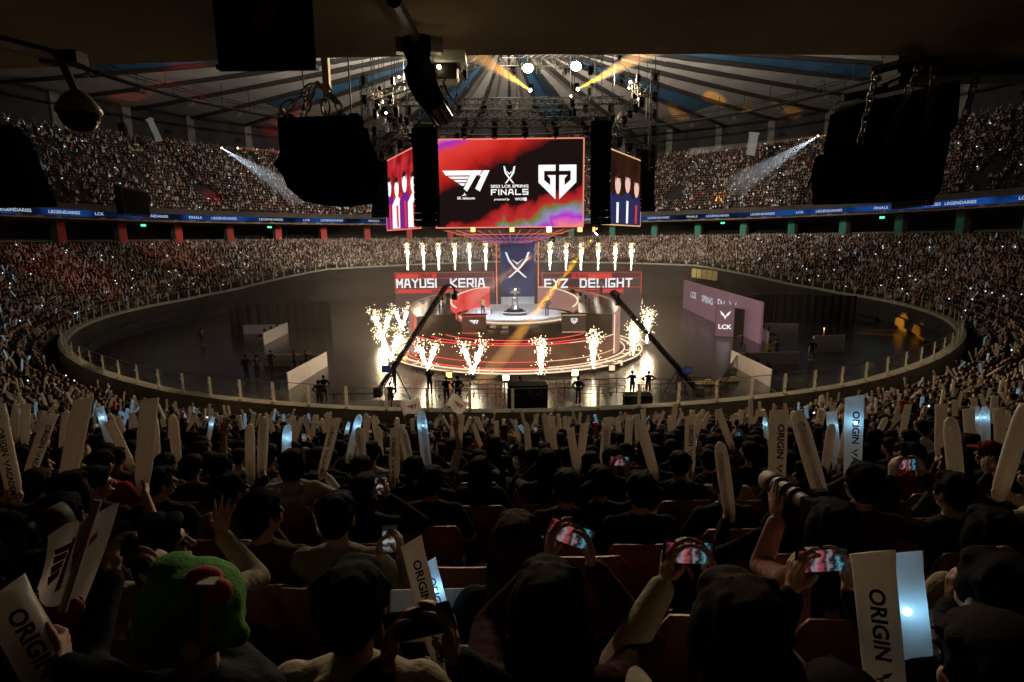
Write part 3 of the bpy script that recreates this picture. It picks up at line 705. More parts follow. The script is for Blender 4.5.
for (a, b) in TR:
    L_ = (b-a).length; n = max(2, int(L_/2.2))
    for i in range(n):
        p = a.lerp(b, (i+.5)/n)-Vector((0, 0, .3))
        moving_head(p, p+Vector((random.uniform(-.6, .6), random.uniform(-.8, .3), -1)))
for i, (px, py) in enumerate(((378, 105), (383, 102), (386, 113), (377, 115), (399, 77), (630, 82), (629, 88), (640, 94), (638, 99), (571, 96))):
    p = P(px, py, 49)
    t = thing('par_lamp', f'small glowing yellow lamp high in the rig, {ordw(i+1)} of the lit ones from left', 'lamp', p, 0, 'lit par lamps')
    MB().lathe([(.01, .35), (.14, .33), (.13, 0), (.1, 0)], 12).build('can', M['black'], t).rotation_euler = (PI/2, 0, PI); MB().lathe([(.01, .03), (.1, .02)], 12).build('lens', M['lampsmall'], t).rotation_euler = (PI/2, 0, PI)
# hanging cables and hoists from the roof
for i in range(16):
    x, y = random.uniform(-13, 13), random.uniform(46, 60); z = random.uniform(18, 24)
    t = thing('rigging_cable', f'thin dark rigging cable from the roof with a hoist, {ordw(i+1)} of those over the stage', 'cable', (x, y, z), 0, 'rigging cables over the stage')
    MB().rod((0, 0, 0), (0, 0, zc(20)-z), .03, n=4).build('wire', M['black'], t); MB().box((0, 0, 0), (.35, .35, .8)).build('hoist_body', M['black'], t, bevel=.05)
#@@PART3
# ------------------------------------------------------------------ cold-spark fountains
def sparks(kind, H, seed, n=260):
    r = random.Random(seed); hot, mid = MB(), MB()
    def streak(mb, p, d, l, w):
        d = d.normalized(); q = d.to_track_quat('Z', 'Y').to_matrix()
        e = [p+q @ Vector((w*math.cos(t), w*math.sin(t), 0)) for t in (0, 2.1, 4.2)]
        mb.add([p-d*l/2, p+d*l/2]+e, [(0, 3, 2), (0, 4, 3), (0, 2, 4), (1, 2, 3), (1, 3, 4), (1, 4, 2)])
    for i in range(n):
        if kind == 'column':
            u = r.random()**.9; sp = .025+.17*u*u
            p = Vector((r.gauss(0, sp), r.gauss(0, sp), .1+H*u)); d = Vector((p.x*.5, p.y*.5, 1)) if u < .8 else Vector((r.gauss(0, 1), r.gauss(0, 1), r.gauss(0, .7)))
            hot_ = u < .72
            streak(hot if hot_ else mid, p, d, r.uniform(.12, .4) if hot_ else r.uniform(.05, .13), .032*(1.15-u) if hot_ else .024)
        else:
            sg = r.choice((-1, 1)) if kind == 'vee' else 0
            u = r.random()**.8; lean = sg*.32+r.gauss(0, .065)
            p = Vector((lean*H*u+r.gauss(0, .07*u), r.gauss(0, .12)*H*u*.5, .1+H*u)); d = Vector((lean, 0, 1))
            if u > .72 or r.random() < .25:
                p += Vector((r.gauss(0, .3*H/3), r.gauss(0, .3), r.gauss(0, .25))); p.z = max(.1, p.z); streak(mid, p, Vector((r.gauss(0, 1), r.gauss(0, 1), r.gauss(0, .8))), r.uniform(.07, .17), .034)
            else: streak(hot, p, d, r.uniform(.2, .55), .045*(1.2-u))
    return hot, mid
def fountain(p, kind, H, seed, lab, group, n=260):
    t = thing('spark_fountain', lab, 'fountain', p, 0, group)
    MB().box((0, 0, -.12), (.4, .34, .24)).lathe([(.1, 0), (.08, .06), (.01, .06)], 10).build('machine', M['black'], t, bevel=.02)
    h, m = sparks(kind, H, seed, n)
    h.build('spark_jet', M['spark2'], t); m.build('spark_spray', M['sparks'], t)
    return t
for i, px in enumerate((408, 424, 439, 455, 470, 486, 550, 566, 581, 598, 615, 631)):
    p = P(px, 270.5, 62.2)
    fountain(p, 'column', 2.9, i, f'narrow column of white sparks, {ordw(i%6+1)} from left on the {"wing" if i < 6 else "shield"}-emblem side', 'spark columns over the name walls')
FR = []
for i, (px, py, d, k, H, n, lab) in enumerate((
        (391, 362, 46.5, 'vee', 2.8, 520, 'huge white spark burst beside the stage base near the left camera crane'),
        (383, 338, 49.5, 'vee', 2.8, 420, 'white spark burst behind the largest one at the stage edge nearest the left camera crane'),
        (402, 330, 55, 'vee', 2.6, 360, 'smaller white spark burst at the back of the group near the left camera crane'),
        (428, 371, 42.0, 'vee', 2.3, 330, 'V-shaped spark burst in front of the stage, nearest the left camera crane'),
        (473, 375, 41.0, 'vee', 2.5, 330, 'V-shaped spark burst in front of the stage below the wing-emblem player desk'),
        (541, 375, 41.0, 'col2', 2.5, 330, 'spark burst in front of the stage below the centre platform'),
        (593, 369, 42.0, 'col2', 2.7, 330, 'spark burst in front of the stage below the player desk with the shield emblem'),
        (633, 356, 46.0, 'col2', 2.7, 480, 'huge white spark burst beside the stage base near the right camera crane'),
        (647, 344, 48.5, 'col2', 3.0, 440, 'white spark burst farthest out at the stage edge near the right camera crane'),
        (637, 322, 54.0, 'col2', 2.7, 360, 'smaller white spark burst at the back of the group near the right camera crane'))):
    p = P(px, py, d); p.z = max(.25, min(p.z, .6)); p = PZ(px, py, .35)
    fountain(p, k, H, 40+i, lab, 'spark bursts round the stage', n)
    FR.append(p)
for i, p in enumerate(FR):
    big = i in (0, 1, 7, 8)
    light('POINT', 'spark_glow_lamp', p+Vector((0, -.2, 1.6)), 620 if big else 280, (1, .70, .40), .5)
for px in (416, 462, 574, 622):
    light('POINT', 'spark_glow_lamp', P(px, 256, 61.2), 320, (1, .76, .5), .5)
# small square floor lamps at the stage edge
for i, (px, py, c) in enumerate(((449, 375, 'orange'), (405, 359, 'orange'), (506, 378, 'lampsmall'), (575, 373, 'lampsmall'), (620, 363, 'warmline'), (612, 368, 'warmline'))):
    p = PZ(px, py, .3)
    t = thing('floor_blinder', f'small square glowing lamp on the floor at the stage edge, {ordw(i+1)} of six', 'lamp', (p.x, p.y, .02), 0, 'square floor lamps at the stage edge')
    MB().box((0, .1, .3), (.5, .2, .5)).box((0, .12, .03), (.3, .3, .06)).build('housing', M['black'], t); MB().box((0, -.02, .3), (.42, .04, .42)).build('lens', M[c], t)
# ------------------------------------------------------------------ haze and light beams
def volume_mat(name, col, dens, an=.2):
    m = bpy.data.materials.new(name); m.use_nodes = True; nt = m.node_tree
    for n in list(nt.nodes): nt.nodes.remove(n)
    o = nt.nodes.new('ShaderNodeOutputMaterial'); v = nt.nodes.new('ShaderNodeVolumeScatter')
    v.inputs['Color'].default_value = (*col, 1); v.inputs['Density'].default_value = dens; v.inputs['Anisotropy'].default_value = an
    nt.links.new(v.outputs[0], o.inputs['Volume']); return m
HAZE = volume_mat('haze', (1, .92, .82), .0115, .15)
HAZE2 = volume_mat('outer_haze', (1, .92, .82), .0024, .15)
for (ax, ay, az), hm, hl in (((26, 15, 8.5), HAZE2, 'faint outer smoke haze around the stage and floor'), ((21, 13, 7.4), HAZE2, 'thin smoke haze around the stage'), ((17, 11.3, 6.3), HAZE2, 'warm smoke haze hanging close over the stage')):
    hz = MB().ell((0, 0, 0), (ax, ay, az), 32, 16).build('stage_haze', hm); hz.location = (0, 48, 4.0); tag(hz, hl, 'haze', None, 'stuff')
def BEAM(dn): return volume_mat('beam_haze', (1, 1, 1), dn, .0)
def beam(a, b, deg, col, power, lab, fixture=None):
    a, b = Vector(a), Vector(b); L_ = (b-a).length; r = math.tan(math.radians(deg/2))*L_*1.02+.12
    o = MB().rod(a, b, .12, r, 16).build('beam_haze', BEAM(.035 if deg > 8 else .13)); tag(o, lab, 'haze', None, 'stuff')
    d = (b-a).normalized()
    light('SPOT', 'beam_lamp', a+d*.04, power, col, .06, b, deg, .15)
    moving_head(a-d*.3+Vector((0, 0, .5)), b, True, fixture or 'lamp of the '+lab)
YEL, WHT, RED = (1, .38, .005), (.75, .88, 1), (1, .04, .03)
beam(P(578, 89, 50), P(660, 45, 38), 5, YEL, 150000, 'yellow light beam rising from below the second flood lamp')
beam(P(530, 90, 50), P(470, 50, 38), 5, YEL, 110000, 'yellow light beam rising from below the first flood lamp')
beam(P(596, 234, 44.2), P(478, 388, 39), 4.2, YEL, 260000, 'yellow light beam crossing the stage front from under the navy team screen')
beam(P(551, 243, 58), P(470, 300, 50), 4, (1, .3, .04), 90000, 'orange light beam across the door screen')
beam(P(222, 148, 100), P(300, 196, 88), 9, WHT, 60000, 'cool white light beam over the upper stand at left')
beam(P(818, 136, 100), P(735, 186, 88), 9, WHT, 60000, 'cool white light beam over the upper stand at right')
beam(P(838, 134, 100), P(690, 152, 80), 1.2, YEL, 120000, 'thin yellow light beam level over the upper stand at right')
beam(P(238, 148, 100), P(330, 156, 90), 1.2, RED, 200000, 'thin red light beam level over the upper stand at left')
beam(P(597, 230, 50), P(616, 268, 60), 1.6, YEL, 50000, 'thin yellow beam from the lower corner of the navy team screen')
# coloured spots on roof and stands
def surf(px, py):
    v = ray(px, py); d = 25.0
    while d < 165:
        p = CAM+v*(d/v.y); R = math.hypot(p.x, p.y-68)
        if p.z > zc(R)-.3 or (R > 66.5 and p.z < zu(R)+1): return p
        if R > 42.6 and p.z < ztp(math.atan2(p.x, 68-p.y)): 
            if p.y > 30: return p
        d += .25
    return p
def wash(src, tgt, deg, col, power): light('SPOT', 'wash_lamp', src, power, col, .15, tgt, deg, .6)
R0 = (-6, 52, 22); R1 = (6, 52, 22)
for px, py in ((152, 92), (188, 66), (300, 110), (275, 128)): wash(R0, surf(px, py), 3.4, RED, 380000)
for px, py in ((674, 111), (712, 99), (780, 108)): wash(R1, surf(px, py), 2.8, YEL, 600000)
wash((10, 50, 20), surf(720, 197), 2.2, YEL, 420000); wash((-10, 50, 20), surf(212, 196), 2.6, RED, 250000)
wp = surf(903, 331); wi = (C0-Vector((wp.x, wp.y, 0))).normalized(); lp = Vector((wp.x, wp.y, .35))+wi*7.5
wash(lp+Vector((0, 0, .1)), surf(902, 324), 19, (1, .40, .02), 13000); wash(lp+Vector((0, 0, .1)), surf(918, 334), 17, (1, .34, .01), 7500)  # orange wall patch lit by two spots from an added, made-up floor lamp
t = thing('added_uplight', 'added small black floor lamp throwing an orange spot on the ring wall at far right', 'lamp', (lp.x, lp.y, 0), math.atan2(-wi.x, wi.y))
MB().box((0, 0, .12), (.4, .3, .24)).build('housing', M['black'], t); MB().box((0, .16, .12), (.32, .02, .18)).build('lens', M['orange'], t)
wash((-8, 50, 20), P(60, 265, 70), 14, RED, 9000); wash((-10, 50, 20), P(180, 250, 90), 12, RED, 12000)
wash((-10, 50, 20), P(130, 345, 56), 5, RED, 9000)
# general show light from the rig
for sg in (-1, 1): wash((sg*4.3, 43.6, 10.3), S+Vector((0, .5, 3.2)), 46, (.82, .91, 1), 6000)
light('POINT', 'rig_glow_lamp', (0, 52, 26.5), 5000, (1, .84, .64), 1.0)
light('POINT', 'flood_glow_lamp', P(552, 66, 50.2), 1800, (1, .88, .6), .4)
for sg in (-1, 1):
    wash((sg*9, 54, 23), (sg*46, 84, 6), 70, (1, .74, .54), 5500)
    wash((sg*7, 56, 23), (sg*24, 130, 12), 62, (1, .78, .58), 36000)
    wash((sg*8, 50, 23), (sg*20, 14, 4), 80, (1, .70, .44), 14000)
    wash((sg*9, 58, 26), (sg*26, 100, 35.5), 95, (1, .87, .72), 50000)
wash((0, 62, 26), (0, 110, 35.5), 110, (1, .87, .72), 22000)
#@@PART4
# ------------------------------------------------------------------ things under the near balcony
def chain(pts, r=.03, name='chain', parent=None, m='steel'):
    mb = MB(); pts = [Vector(p) for p in pts]
    for a, b in zip(pts, pts[1:]):
        d = b-a; n = max(2, int(d.length/(r*3.0))); q = d.to_track_quat('Z', 'Y').to_matrix()
        for i in range(n):
            c = a+d*(i+.5)/n; l = d.length/n*.72
            ax = Vector((1, 0, 0)) if i % 2 else Vector((0, 1, 0))
            ring_ = [c+q @ (ax*(r*math.cos(t))+Vector((0, 0, l*math.sin(t)))) for t in [2*PI*k/10 for k in range(11)]]
            mb.tube(ring_, r*.27, 5)
    return mb.build(name, M[m], parent, True)
# left hanging loudspeaker: angled front, sloping underside
d = 8.3; c = P(333, 164, d); k = d/F*.88
def box_speaker(t, prof, depth, name, m=None):
    n = len(prof); mb = MB()
    mb.add([(x, -depth/2, z) for x, z in prof]+[(x, depth/2, z) for x, z in prof], [tuple(range(n)), tuple(range(2*n-1, n-1, -1))]+[(i, i+n, (i+1) % n+n, (i+1) % n) for i in range(n)])
    return mb.build(name, m or M['speaker'], t, bevel=.015)
def pp(px, py): return ((px-334)*k, -(py-164)*k)
t = thing('hanging_loudspeaker', 'black faceted loudspeaker cluster hanging on chains from a yellow steel bracket', 'loudspeaker', c)
box_speaker(t, [pp(x, y) for x, y in ((291, 123), (364, 121), (374, 150), (380, 168), (372, 192), (371, 203), (340, 208), (312, 206), (296, 192), (292, 180), (283, 168), (291, 158))], .95, 'cabinet')
box_speaker(t, [pp(x, y) for x, y in ((297, 130), (360, 128), (368, 150), (300, 150))], 1.05, 'horn_grille', M['blackplastic'])
box_speaker(t, [pp(x, y) for x, y in ((296, 160), (370, 158), (364, 196), (310, 198), (298, 186))], 1.05, 'woofer_grille', M['blackplastic'])
for x0 in (292, 362):
    a = pp(x0, 121); MB().box((a[0], 0, a[1]+.03), (.12, .3, .12)).build('lifting_lug', M['speaker'], t)
top = Vector((*[pp(321, 84)[0]], 0, pp(321, 84)[1]))
for x0, y0, yy in ((291, 112, -.25), (296, 118, .25), (352, 113, -.25), (322, 121, .3)):
    a = pp(x0, y0); b = pp(319 if x0 < 310 else 331, 84)
    chain([(b[0], 0, b[1]), (a[0], yy, a[1]), (a[0], yy, a[1]-.1)], .058, 'chain', t)
M['bracket'] = mat('yellow_bracket', (.32, .27, .1), .45, .5, var=.3)
mb = MB(); b0 = pp(333, 58); mb.box((b0[0], 0, b0[1]-.12), (.09, .1, .75)); b1 = pp(322, 80); b2 = pp(345, 100)
mb.rod((b1[0], 0, b1[1]), (b2[0], 0, b2[1]-.02), .035, n=6); mb.build('bracket', M['bracket'], t)
for x0 in (300, 351):
    a = pp(x0, 120); MB().rod((a[0], .3, a[1]), (a[0], .3, a[1]+1.2), .012, n=5).build('safety_wire', M['black'], t)
# right hanging loudspeaker
d = 7.7; c = P(886, 145, d); k = d/F*.93
def pq(px, py): return ((px-884)*k, -(py-145)*k)
t = thing('hanging_loudspeaker', 'large black two-box loudspeaker hanging on chains from dark roof beams', 'loudspeaker', c)
box_speaker(t, [pq(x, y) for x, y in ((836, 110), (936, 88), (938, 130), (930, 140), (832, 150))], .6, 'upper_cabinet')
box_speaker(t, [pq(x, y) for x, y in ((826, 152), (930, 139), (926, 194), (920, 201), (828, 203), (823, 170))], .7, 'lower_cabinet')
box_speaker(t, [pq(x, y) for x, y in ((842, 116), (932, 97), (932, 130), (840, 143))], .66, 'upper_grille', M['blackplastic'])
box_speaker(t, [pq(x, y) for x, y in ((832, 158), (924, 146), (920, 194), (833, 197))], .76, 'lower_grille', M['blackplastic'])
for (xa, ya, xb, yb, yy) in ((843, 84, 834, 150, -.5), (851, 96, 846, 108, .4), (884, 76, 860, 147, -.5), (894, 82, 893, 140, -.56), (943, 60, 928, 145, -.5)):
    a, b = pq(xa, ya), pq(xb, yb); chain([(a[0], yy, a[1]), (b[0], yy, b[1])], .04, 'chain', t)
mb = MB()
for (xa, ya, xb, yb, yy) in ((841, 83, 948, 57, -.4), (848, 94, 938, 76, .3)):
    a, b = pq(xa, ya), pq(xb, yb); mb.rod((a[0], yy, a[1]), (b[0], yy, b[1]), .055, n=6)
a, b = pq(893, 57), pq(893, 88); mb.box((a[0], 0, (a[1]+b[1])/2), (.2, .2, a[1]-b[1])); a = pq(870, 58); mb.build('hanging_frame', M['black'], t)
a, b = P(893, 66, 7.7), P(1060, 66, 7.6)
bm = tag(MB().box(((a.x+b.x)/2, 7.75, (a.z+b.z)/2+.05), (b.x-a.x, .3, .32)).box(((a.x+b.x)/2, 7.75, (a.z+b.z)/2+.22), (b.x-a.x, .42, .04)).box(((a.x+b.x)/2, 7.75, (a.z+b.z)/2-.12), (b.x-a.x, .42, .04)).build('support_joist', M['black']), 'dark steel joist running out of frame above the large two-box loudspeaker', 'joist')
# third loudspeaker, cut by the left edge
d = 6.5; c = P(4, 165, d); k = d/F*.82
def pl(px, py): return ((px-8)*k, -(py-165)*k)
t = thing('hanging_loudspeaker', 'black loudspeaker cut off by the left edge of the photo', 'loudspeaker', c)
box_speaker(t, [pl(x, y) for x, y in ((-50, 122), (20, 120), (33, 140), (52, 212), (-50, 214))], .3, 'cabinet'); box_speaker(t, [pl(x, y) for x, y in ((-46, 128), (14, 126), (26, 142), (44, 206), (-46, 208))], .36, 'grille', M['blackplastic'])
a, b = pl(7, 60), pl(22, 124); chain([(a[0], -.2, a[1]), (b[0], -.3, b[1])], .035, 'chain', t); a, b = pl(30, 130), pl(36, 170); chain([(a[0], -.47, a[1]), (b[0], -.5, b[1])], .03, 'chain', t)
# section number board
d = 4.2; a, b = P(220, 71, d), P(310, -25, d)
t = thing('section_board', 'dark hanging section board with a faint number 9 under the balcony', 'sign', ((a.x+b.x)/2, d, a.z)); w = b.x-a.x
MB().box((0, 0, .46), (w, .05, .92)).build('board', M['blackplastic'], t, bevel=.01)
M['faintred'] = mat('faint_red_paint', (.22, .05, .03), .6)
letter('lettering', '9', .62, M['faintred'], t, (.02, -.03, .46), bold=.02)
for sg in (-1, 1): MB().rod((sg*w*.4, 0, .9), (sg*w*.4, 0, 12.12-a.z), .02, n=6).build('hanging_rod', M['black'], t)
MB().box((0, 0, .02), (w+.02, .07, .03)).build('lower_edge', M['black'], t)
# dome camera
d = 5.2; c = P(79, 112, d); k = d/F
t = thing('dome_camera', 'dark security dome camera on a slanted pole under the balcony', 'camera', c)
R = 19*k
M['camshell'] = mat('camera_shell', (.26, .22, .07), .4, .0)
MB().lathe([(R*.25, R*1.0), (R*.55, R*.8), (R*.95, R*.2), (R, 0), (R*.97, -R*.08), (.01, -R*.08)], 24).build('housing', M['camshell'], t, True)
MB().ell((0, 0, -.05*R), (R*.9, R*.9, R*.95), 20, 12).build('smoked_dome', mat('smoked_dome', (.006, .006, .007), .12), t, True)
q = P(62, 62, d)-c
MB().rod((0, 0, R*.9), q, .035, n=10).build('pole', M['camshell'], t)
MB().box((q.x+.02, 0, q.z+.03), (.32, .14, .1), .0).build('mount_plate', M['black'], t)
e = P(-30, 34, 4.3)-c
MB().rod((q.x, 0, q.z+.04), (e.x, e.y, e.z), .05, n=6).build('conduit', M['black'], t)
# bent duct with ribbed end
d = 6.0; L = lambda px, py, dd=0: P(px, py, d+dd)
t = thing('flexible_duct', 'thick black bent duct with a ribbed pale end hanging from the balcony', 'duct', L(425, 60)); o0 = L(425, 60)
pts = [L(417, 38)-o0, L(418, 52)-o0, L(419, 68)-o0, L(422, 82, .1)-o0, L(427, 93, .2)-o0, L(433, 101, .3)-o0]
MB().tube(pts, [.135, .15, .155, .15, .14, .125], 16).build('hose', M['speaker'], t, True)
mb = MB(); a, b = L(430, 98, .3)-o0, L(444, 119, .5)-o0
mb.rod(a, b, .11, .105, 20)
mb.build('ribbed_end', mat('pale_sleeve', (.6, .53, .46), .28, 1.0), t, True)
q = (b-a).to_track_quat('Z', 'Y').to_matrix()
for j in range(8):
    mb = MB(); u = q @ Vector((.112*math.cos(j*PI/4), .112*math.sin(j*PI/4), 0)); mb.rod(a+u, b+u*.95, .012, n=5); mb.build('rib_strip', M['black'], t)
MB().rod(L(394, 0, -1.2)-o0, L(416, 40)-o0, .06, n=8).build('feed_pipe', M['black'], t)
for px in (402, 436): 
    m_ = L(px, 46)-o0; MB().box((m_.x, m_.y, m_.z), (.12, .1, .14), .3).build('mount_clip', M['steel'], t)
MB().rod(L(402, 46)-o0, L(436, 46)-o0, .03, n=6).build('mount_bar', M['steel'], t)
t = thing('work_light', 'boxy floodlight with a small bright lamp and pale shade beside the bent duct', 'lamp', L(452, 72, .5)); o0 = L(452, 72, .5)
a, b = L(434, 58, .5)-o0, L(466, 57, .5)-o0
MB().box(((a.x+b.x)/2, 0, a.z-.02), (b.x-a.x, .3, .13)).build('ballast_box', M['white'], t, bevel=.02)
a, b = L(434, 66, .5)-o0, L(458, 82, .5)-o0
MB().box(((a.x+b.x)/2, 0, (a.z+b.z)/2), (b.x-a.x, .28, a.z-b.z)).build('housing', M['black'], t, bevel=.015)
a = L(459, 66, .5)-o0; b = L(459, 90, .5)-o0
MB().tube([(a.x, 0, a.z), (a.x+.04, 0, (a.z+b.z)/2), (b.x-.03, 0, b.z)], .02, 6).build('side_bracket', M['white'], t)
a = L(439, 67, .3)-o0; MB().ell(a, (.022, .022, .022), 12, 8).build('lamp_bulb', M['lampsmall'], t)
light('POINT', 'work_light_lamp', L(441, 70, -.25), .9, (1, .8, .45), .03)
a = L(448, 96, .5)-o0; MB().tube([(a.x-.05, 0, a.z+.15), (a.x, 0, a.z+.02), (a.x+.07, 0, a.z-.05), (a.x+.1, 0, a.z+.02)], .012, 5).build('loose_cable', M['black'], t)
# small ceiling joint and conduit
a, b = P(348, 4, 3.4), P(385, 2, 3.4); tag(MB().rod((a.x, a.y, 12.08), (b.x, b.y, 12.08), .02, n=6).build('ceiling_conduit', M['black']), 'short dark conduit on the underside of the near balcony', 'conduit')
# ------------------------------------------------------------------ arena floor: cranes, desks, signs, barriers
def crane(base, head, lab, sg):
    base, head = Vector(base), Vector(head); d = (head-base)
    piv = base+d*.22
    t = thing('camera_crane', lab, 'crane', (piv.x, piv.y, 0))
    o0 = Vector((piv.x, piv.y, 0)); dn = d.normalized()
    truss_mb(base-o0, head-o0, .2, .45, .045).build('boom', M['black'], t)
    MB().rod(base-o0, head-o0, .09, .07, 8).build('boom_tube', M['black'], t)
    MB().box(base-o0, (.5, .5, .6)).build('counterweight', M['black'], t, bevel=.04)
    for j in range(3):
        a = 2*PI*j/3+.4
        mb = MB(); mb.rod((0, 0, piv.z-.1), (.95*math.cos(a), .95*math.sin(a), .04), .05, .035, 6); mb.rod((.95*math.cos(a), .95*math.sin(a), .04), (.3*math.cos(a), .3*math.sin(a), .5), .025, n=5)
        mb.build('tripod_leg', M['black'], t)
    MB().rod((0, 0, .6), (0, 0, piv.z), .08, n=8).build('tripod_column', M['black'], t)
    h = head-o0
    mb = MB(); mb.tube([h, h+Vector((.25, .05, .1)), h+Vector((.55*1, .1, -.15)), h+Vector((.6, .1, -.6))], .07, 8); mb.build('head_yoke', M['black'], t)
    MB().box(h+Vector((.55, .15, -.75)), (.35, .6, .4)).rod(h+Vector((.55, .4, -.75)), h+Vector((.55, .75, -.75)), .12, n=12).build('camera_body', M['black'], t, bevel=.03)
    mo = base+d*.16-o0; b_ = MB().box((mo.x+sg*.15, mo.y-.3, mo.z+.35), (.55, .12, .42)).build('monitor', M['black'], t); MB().box((mo.x+sg*.15, mo.y-.37, mo.z+.35), (.48, .02, .35)).build('lit_screen', M['bluescreen'], b_)
    return t
crane((P(378, 392, 33.0)), P(446, 286, 38.5), 'long black camera crane rising over the floor from lower left to the stage', -1)
crane((P(699, 392, 33.0)), P(611, 292, 38.5), 'long black camera crane rising over the floor from lower right to the stage', 1)
def bdesk(ax, ay, bx, by, ret, lab, sgn, Hd=1.2):
    a, b = Vector((ax, ay, 0)), Vector((bx, by, 0)); d = b-a; L_ = d.length; an = math.atan2(d.y, d.x)
    t = thing('broadcast_desk', lab, 'desk', a, an, 'white broadcast desks on the floor')
    MB().box((L_/2, 0, Hd/2), (L_, .1, Hd)).build('front_panel', M['whitepanel'], t)
    for x in (0.05, L_*.5, L_-.05): MB().box((x, -.055*sgn*-1, Hd/2), (.03, .02, Hd)).build('panel_joint', M['steel'], t)
    s = sgn
    MB().box((L_-.05, s*ret/2, Hd*.42), (.1, ret, Hd*.84)).build('return_panel', M['whitepanel'], t)
    MB().box((L_*.5, s*.55, .78), (L_*.92, .7, .05)).build('worktop', M['blackplastic'], t)
    for x in (.25, L_*.5, L_-.25): MB().box((x, s*.8, .38), (.06, .06, .76)).build('leg', M['steel'], t)
    for q in range(3):
        lx = L_*(.25+.25*q); w = t.matrix_world if False else Matrix.Translation(a) @ Matrix.Rotation(an, 4, 'Z')
        p = w @ Vector((lx, s*.5, .805))
        m = thing('desk_monitor', f'black monitor, {ordw(q+1)} from the near end on the {lab.split(",")[0].replace("white broadcast desk", "desk")}', 'monitor', p, an+PI/2*s+PI/2, 'monitors on the broadcast desks')
        MB().box((0, 0, .01), (.28, .2, .02)).rod((0, 0, .01), (0, .0, .2), .025, n=6).build('stand', M['black'], m); MB().box((0, 0, .38), (.6, .05, .36)).build('screen', M['blackplastic'], m)
a, b = PZ(288, 390, 0), PZ(327, 366, 0); bdesk(a.x, a.y, b.x, b.y, 5.2, 'white broadcast desk at left nearest the camera crane, in front of its twin', 1)
a, b = PZ(264, 345, 0), PZ(288, 333, 0); bdesk(a.x, a.y, b.x, b.y, 5.0, 'white broadcast desk at left farther back, behind the nearer one', 1)
a, b = PZ(771, 387, 0), PZ(731, 365, 0); bdesk(a.x, a.y, b.x, b.y, 5.4, 'white broadcast desk at right nearest the camera crane, before its twin', -1)
a, b = PZ(768, 344, 0), PZ(747, 332, 0); bdesk(a.x, a.y, b.x, b.y, 5.2, 'white broadcast desk at right farther back, near the purple totem', -1)
p = PZ(828, 352, 0); tag(MB().box((p.x, p.y, .75), (3.2, .12, 1.5), .2).box((p.x-1.2, p.y+.4, .2), (.1, .8, .4), .2).box((p.x+1.2, p.y+.5, .2), (.1, .8, .4), .2).build('grey_screen_board', M['whitepanel']), 'low pale board standing alone on the dark floor at far right', 'board')
# totem and purple wall
p = PZ(724, 336, 0); q = P(724, 305, p.y)
t = thing('totem_screen', 'upright purple totem sign with a white V emblem and LCK lettering', 'sign', p, math.radians(-20)); h = q.z
MB().box((0, 0, h/2), (1.75, .4, h)).build('lit_box', M['purplebanner'], t); MB().box((0, .22, h/2), (1.85, .06, h+.06)).build('back_frame', M['black'], t)
logo('emblem', LOGO_V, 1.1, M['ledwhite'], t, (0, -.21, h*.68)); letter('lettering', 'LCK', .62, M['ledwhite'], t, (0, -.21, h*.3), bold=.02, wide=1.1)
a, b = Vector((25.2, 82, 0)), Vector((23.6, 52.5, 0)); d = b-a
t = thing('purple_led_wall', 'long purple banner wall with white V emblem along the far right floor', 'banner', a, math.atan2(d.y, d.x)); L_ = d.length
MB().box((L_/2, .1, 2.0), (L_, .2, 4.0)).build('panel', M['purplebanner'], t)
for x, tx, s_ in ((5.5, 'LCK', 1.6), (12, 'SPRING', 1.5), (17.5, 'EN', 2.2)): letter('lettering', tx, s_*.75, M['ribbonwhite'], t, (x, -.02, 2.3), bold=.03, wide=1.3)
logo('emblem', LOGO_V, 2.4, M['ribbonwhite'], t, (21.5, -.02, 2.3))
for q in range(6): MB().box((L_*(q+.5)/6, .35, 1.9), (.12, .4, 3.8)).build('support_post', M['black'], t)
def drape(pts, H, lab):
    mb = MB(); n = 60; vs = []
    for i in range(n+1):
        u = i/n*(len(pts)-1); k = min(int(u), len(pts)-2); p = Vector(pts[k]).lerp(Vector(pts[k+1]), u-k); o = .12*math.sin(i*2.2)
        for z in (0, H): vs += [(p.x, p.y+o, z), (p.x, p.y+o+.08, z)]
    for i in range(n):
        b = 4*i; fs = [(b, b+4, b+6, b+2), (b+1, b+3, b+7, b+5), (b+2, b+6, b+7, b+3)]
        mb.f += fs
    mb.v = vs
    tag(mb.build('black_drape', mat('black_drape', (.012, .011, .011), .95), None), lab, 'curtain')
drape([(22.75, 58.2, 0), (23.4, 55.8, 0)], 2.9, 'narrow black drape beside the purple totem sign'); drape([(25.0, 64, 0), (31, 66, 0), (39, 63, 0)], 3.4, 'long black drape screen behind the white desks at right')
drape([(-19.5, 60, 0), (-22, 66, 0), (-31, 61, 0)], 3.2, 'black drape screen behind the white desks at left')
# barriers in front of the stage
bm_ = MB()
for z in (.12, .42, .74, 1.06): bm_.rod((-1.1, 0, z), (1.1, 0, z), .03 if z > .9 else .02, n=5)
bars = MB()
for i in range(5): bars.rod((-1.1+.55*i, 0, .0), (-1.1+.55*i, 0, 1.06), .025, n=5)
foot = MB().box((0, .3, .03), (.08, .7, .05)).rod((0, .05, .9), (0, .55, .05), .02, n=5)
bme = [bm_.mesh('rails', M['truss']), bars.mesh('uprights', M['truss']), foot.mesh('foot', M['truss'])]
bi = 0
def barrier(p, rz):
    global bi; bi += 1
    t = thing('crowd_barrier', f'dark steel crowd barrier in the line before the stage, {ordw(bi)} counting from the left crane', 'barrier', p, rz, 'crowd barriers before the stage')
    link('rails', bme[0], t); link('uprights', bme[1], t)
    for sg in (-1, 1): o = link('foot', bme[2], t); o.location = (sg*.9, 0, 0)
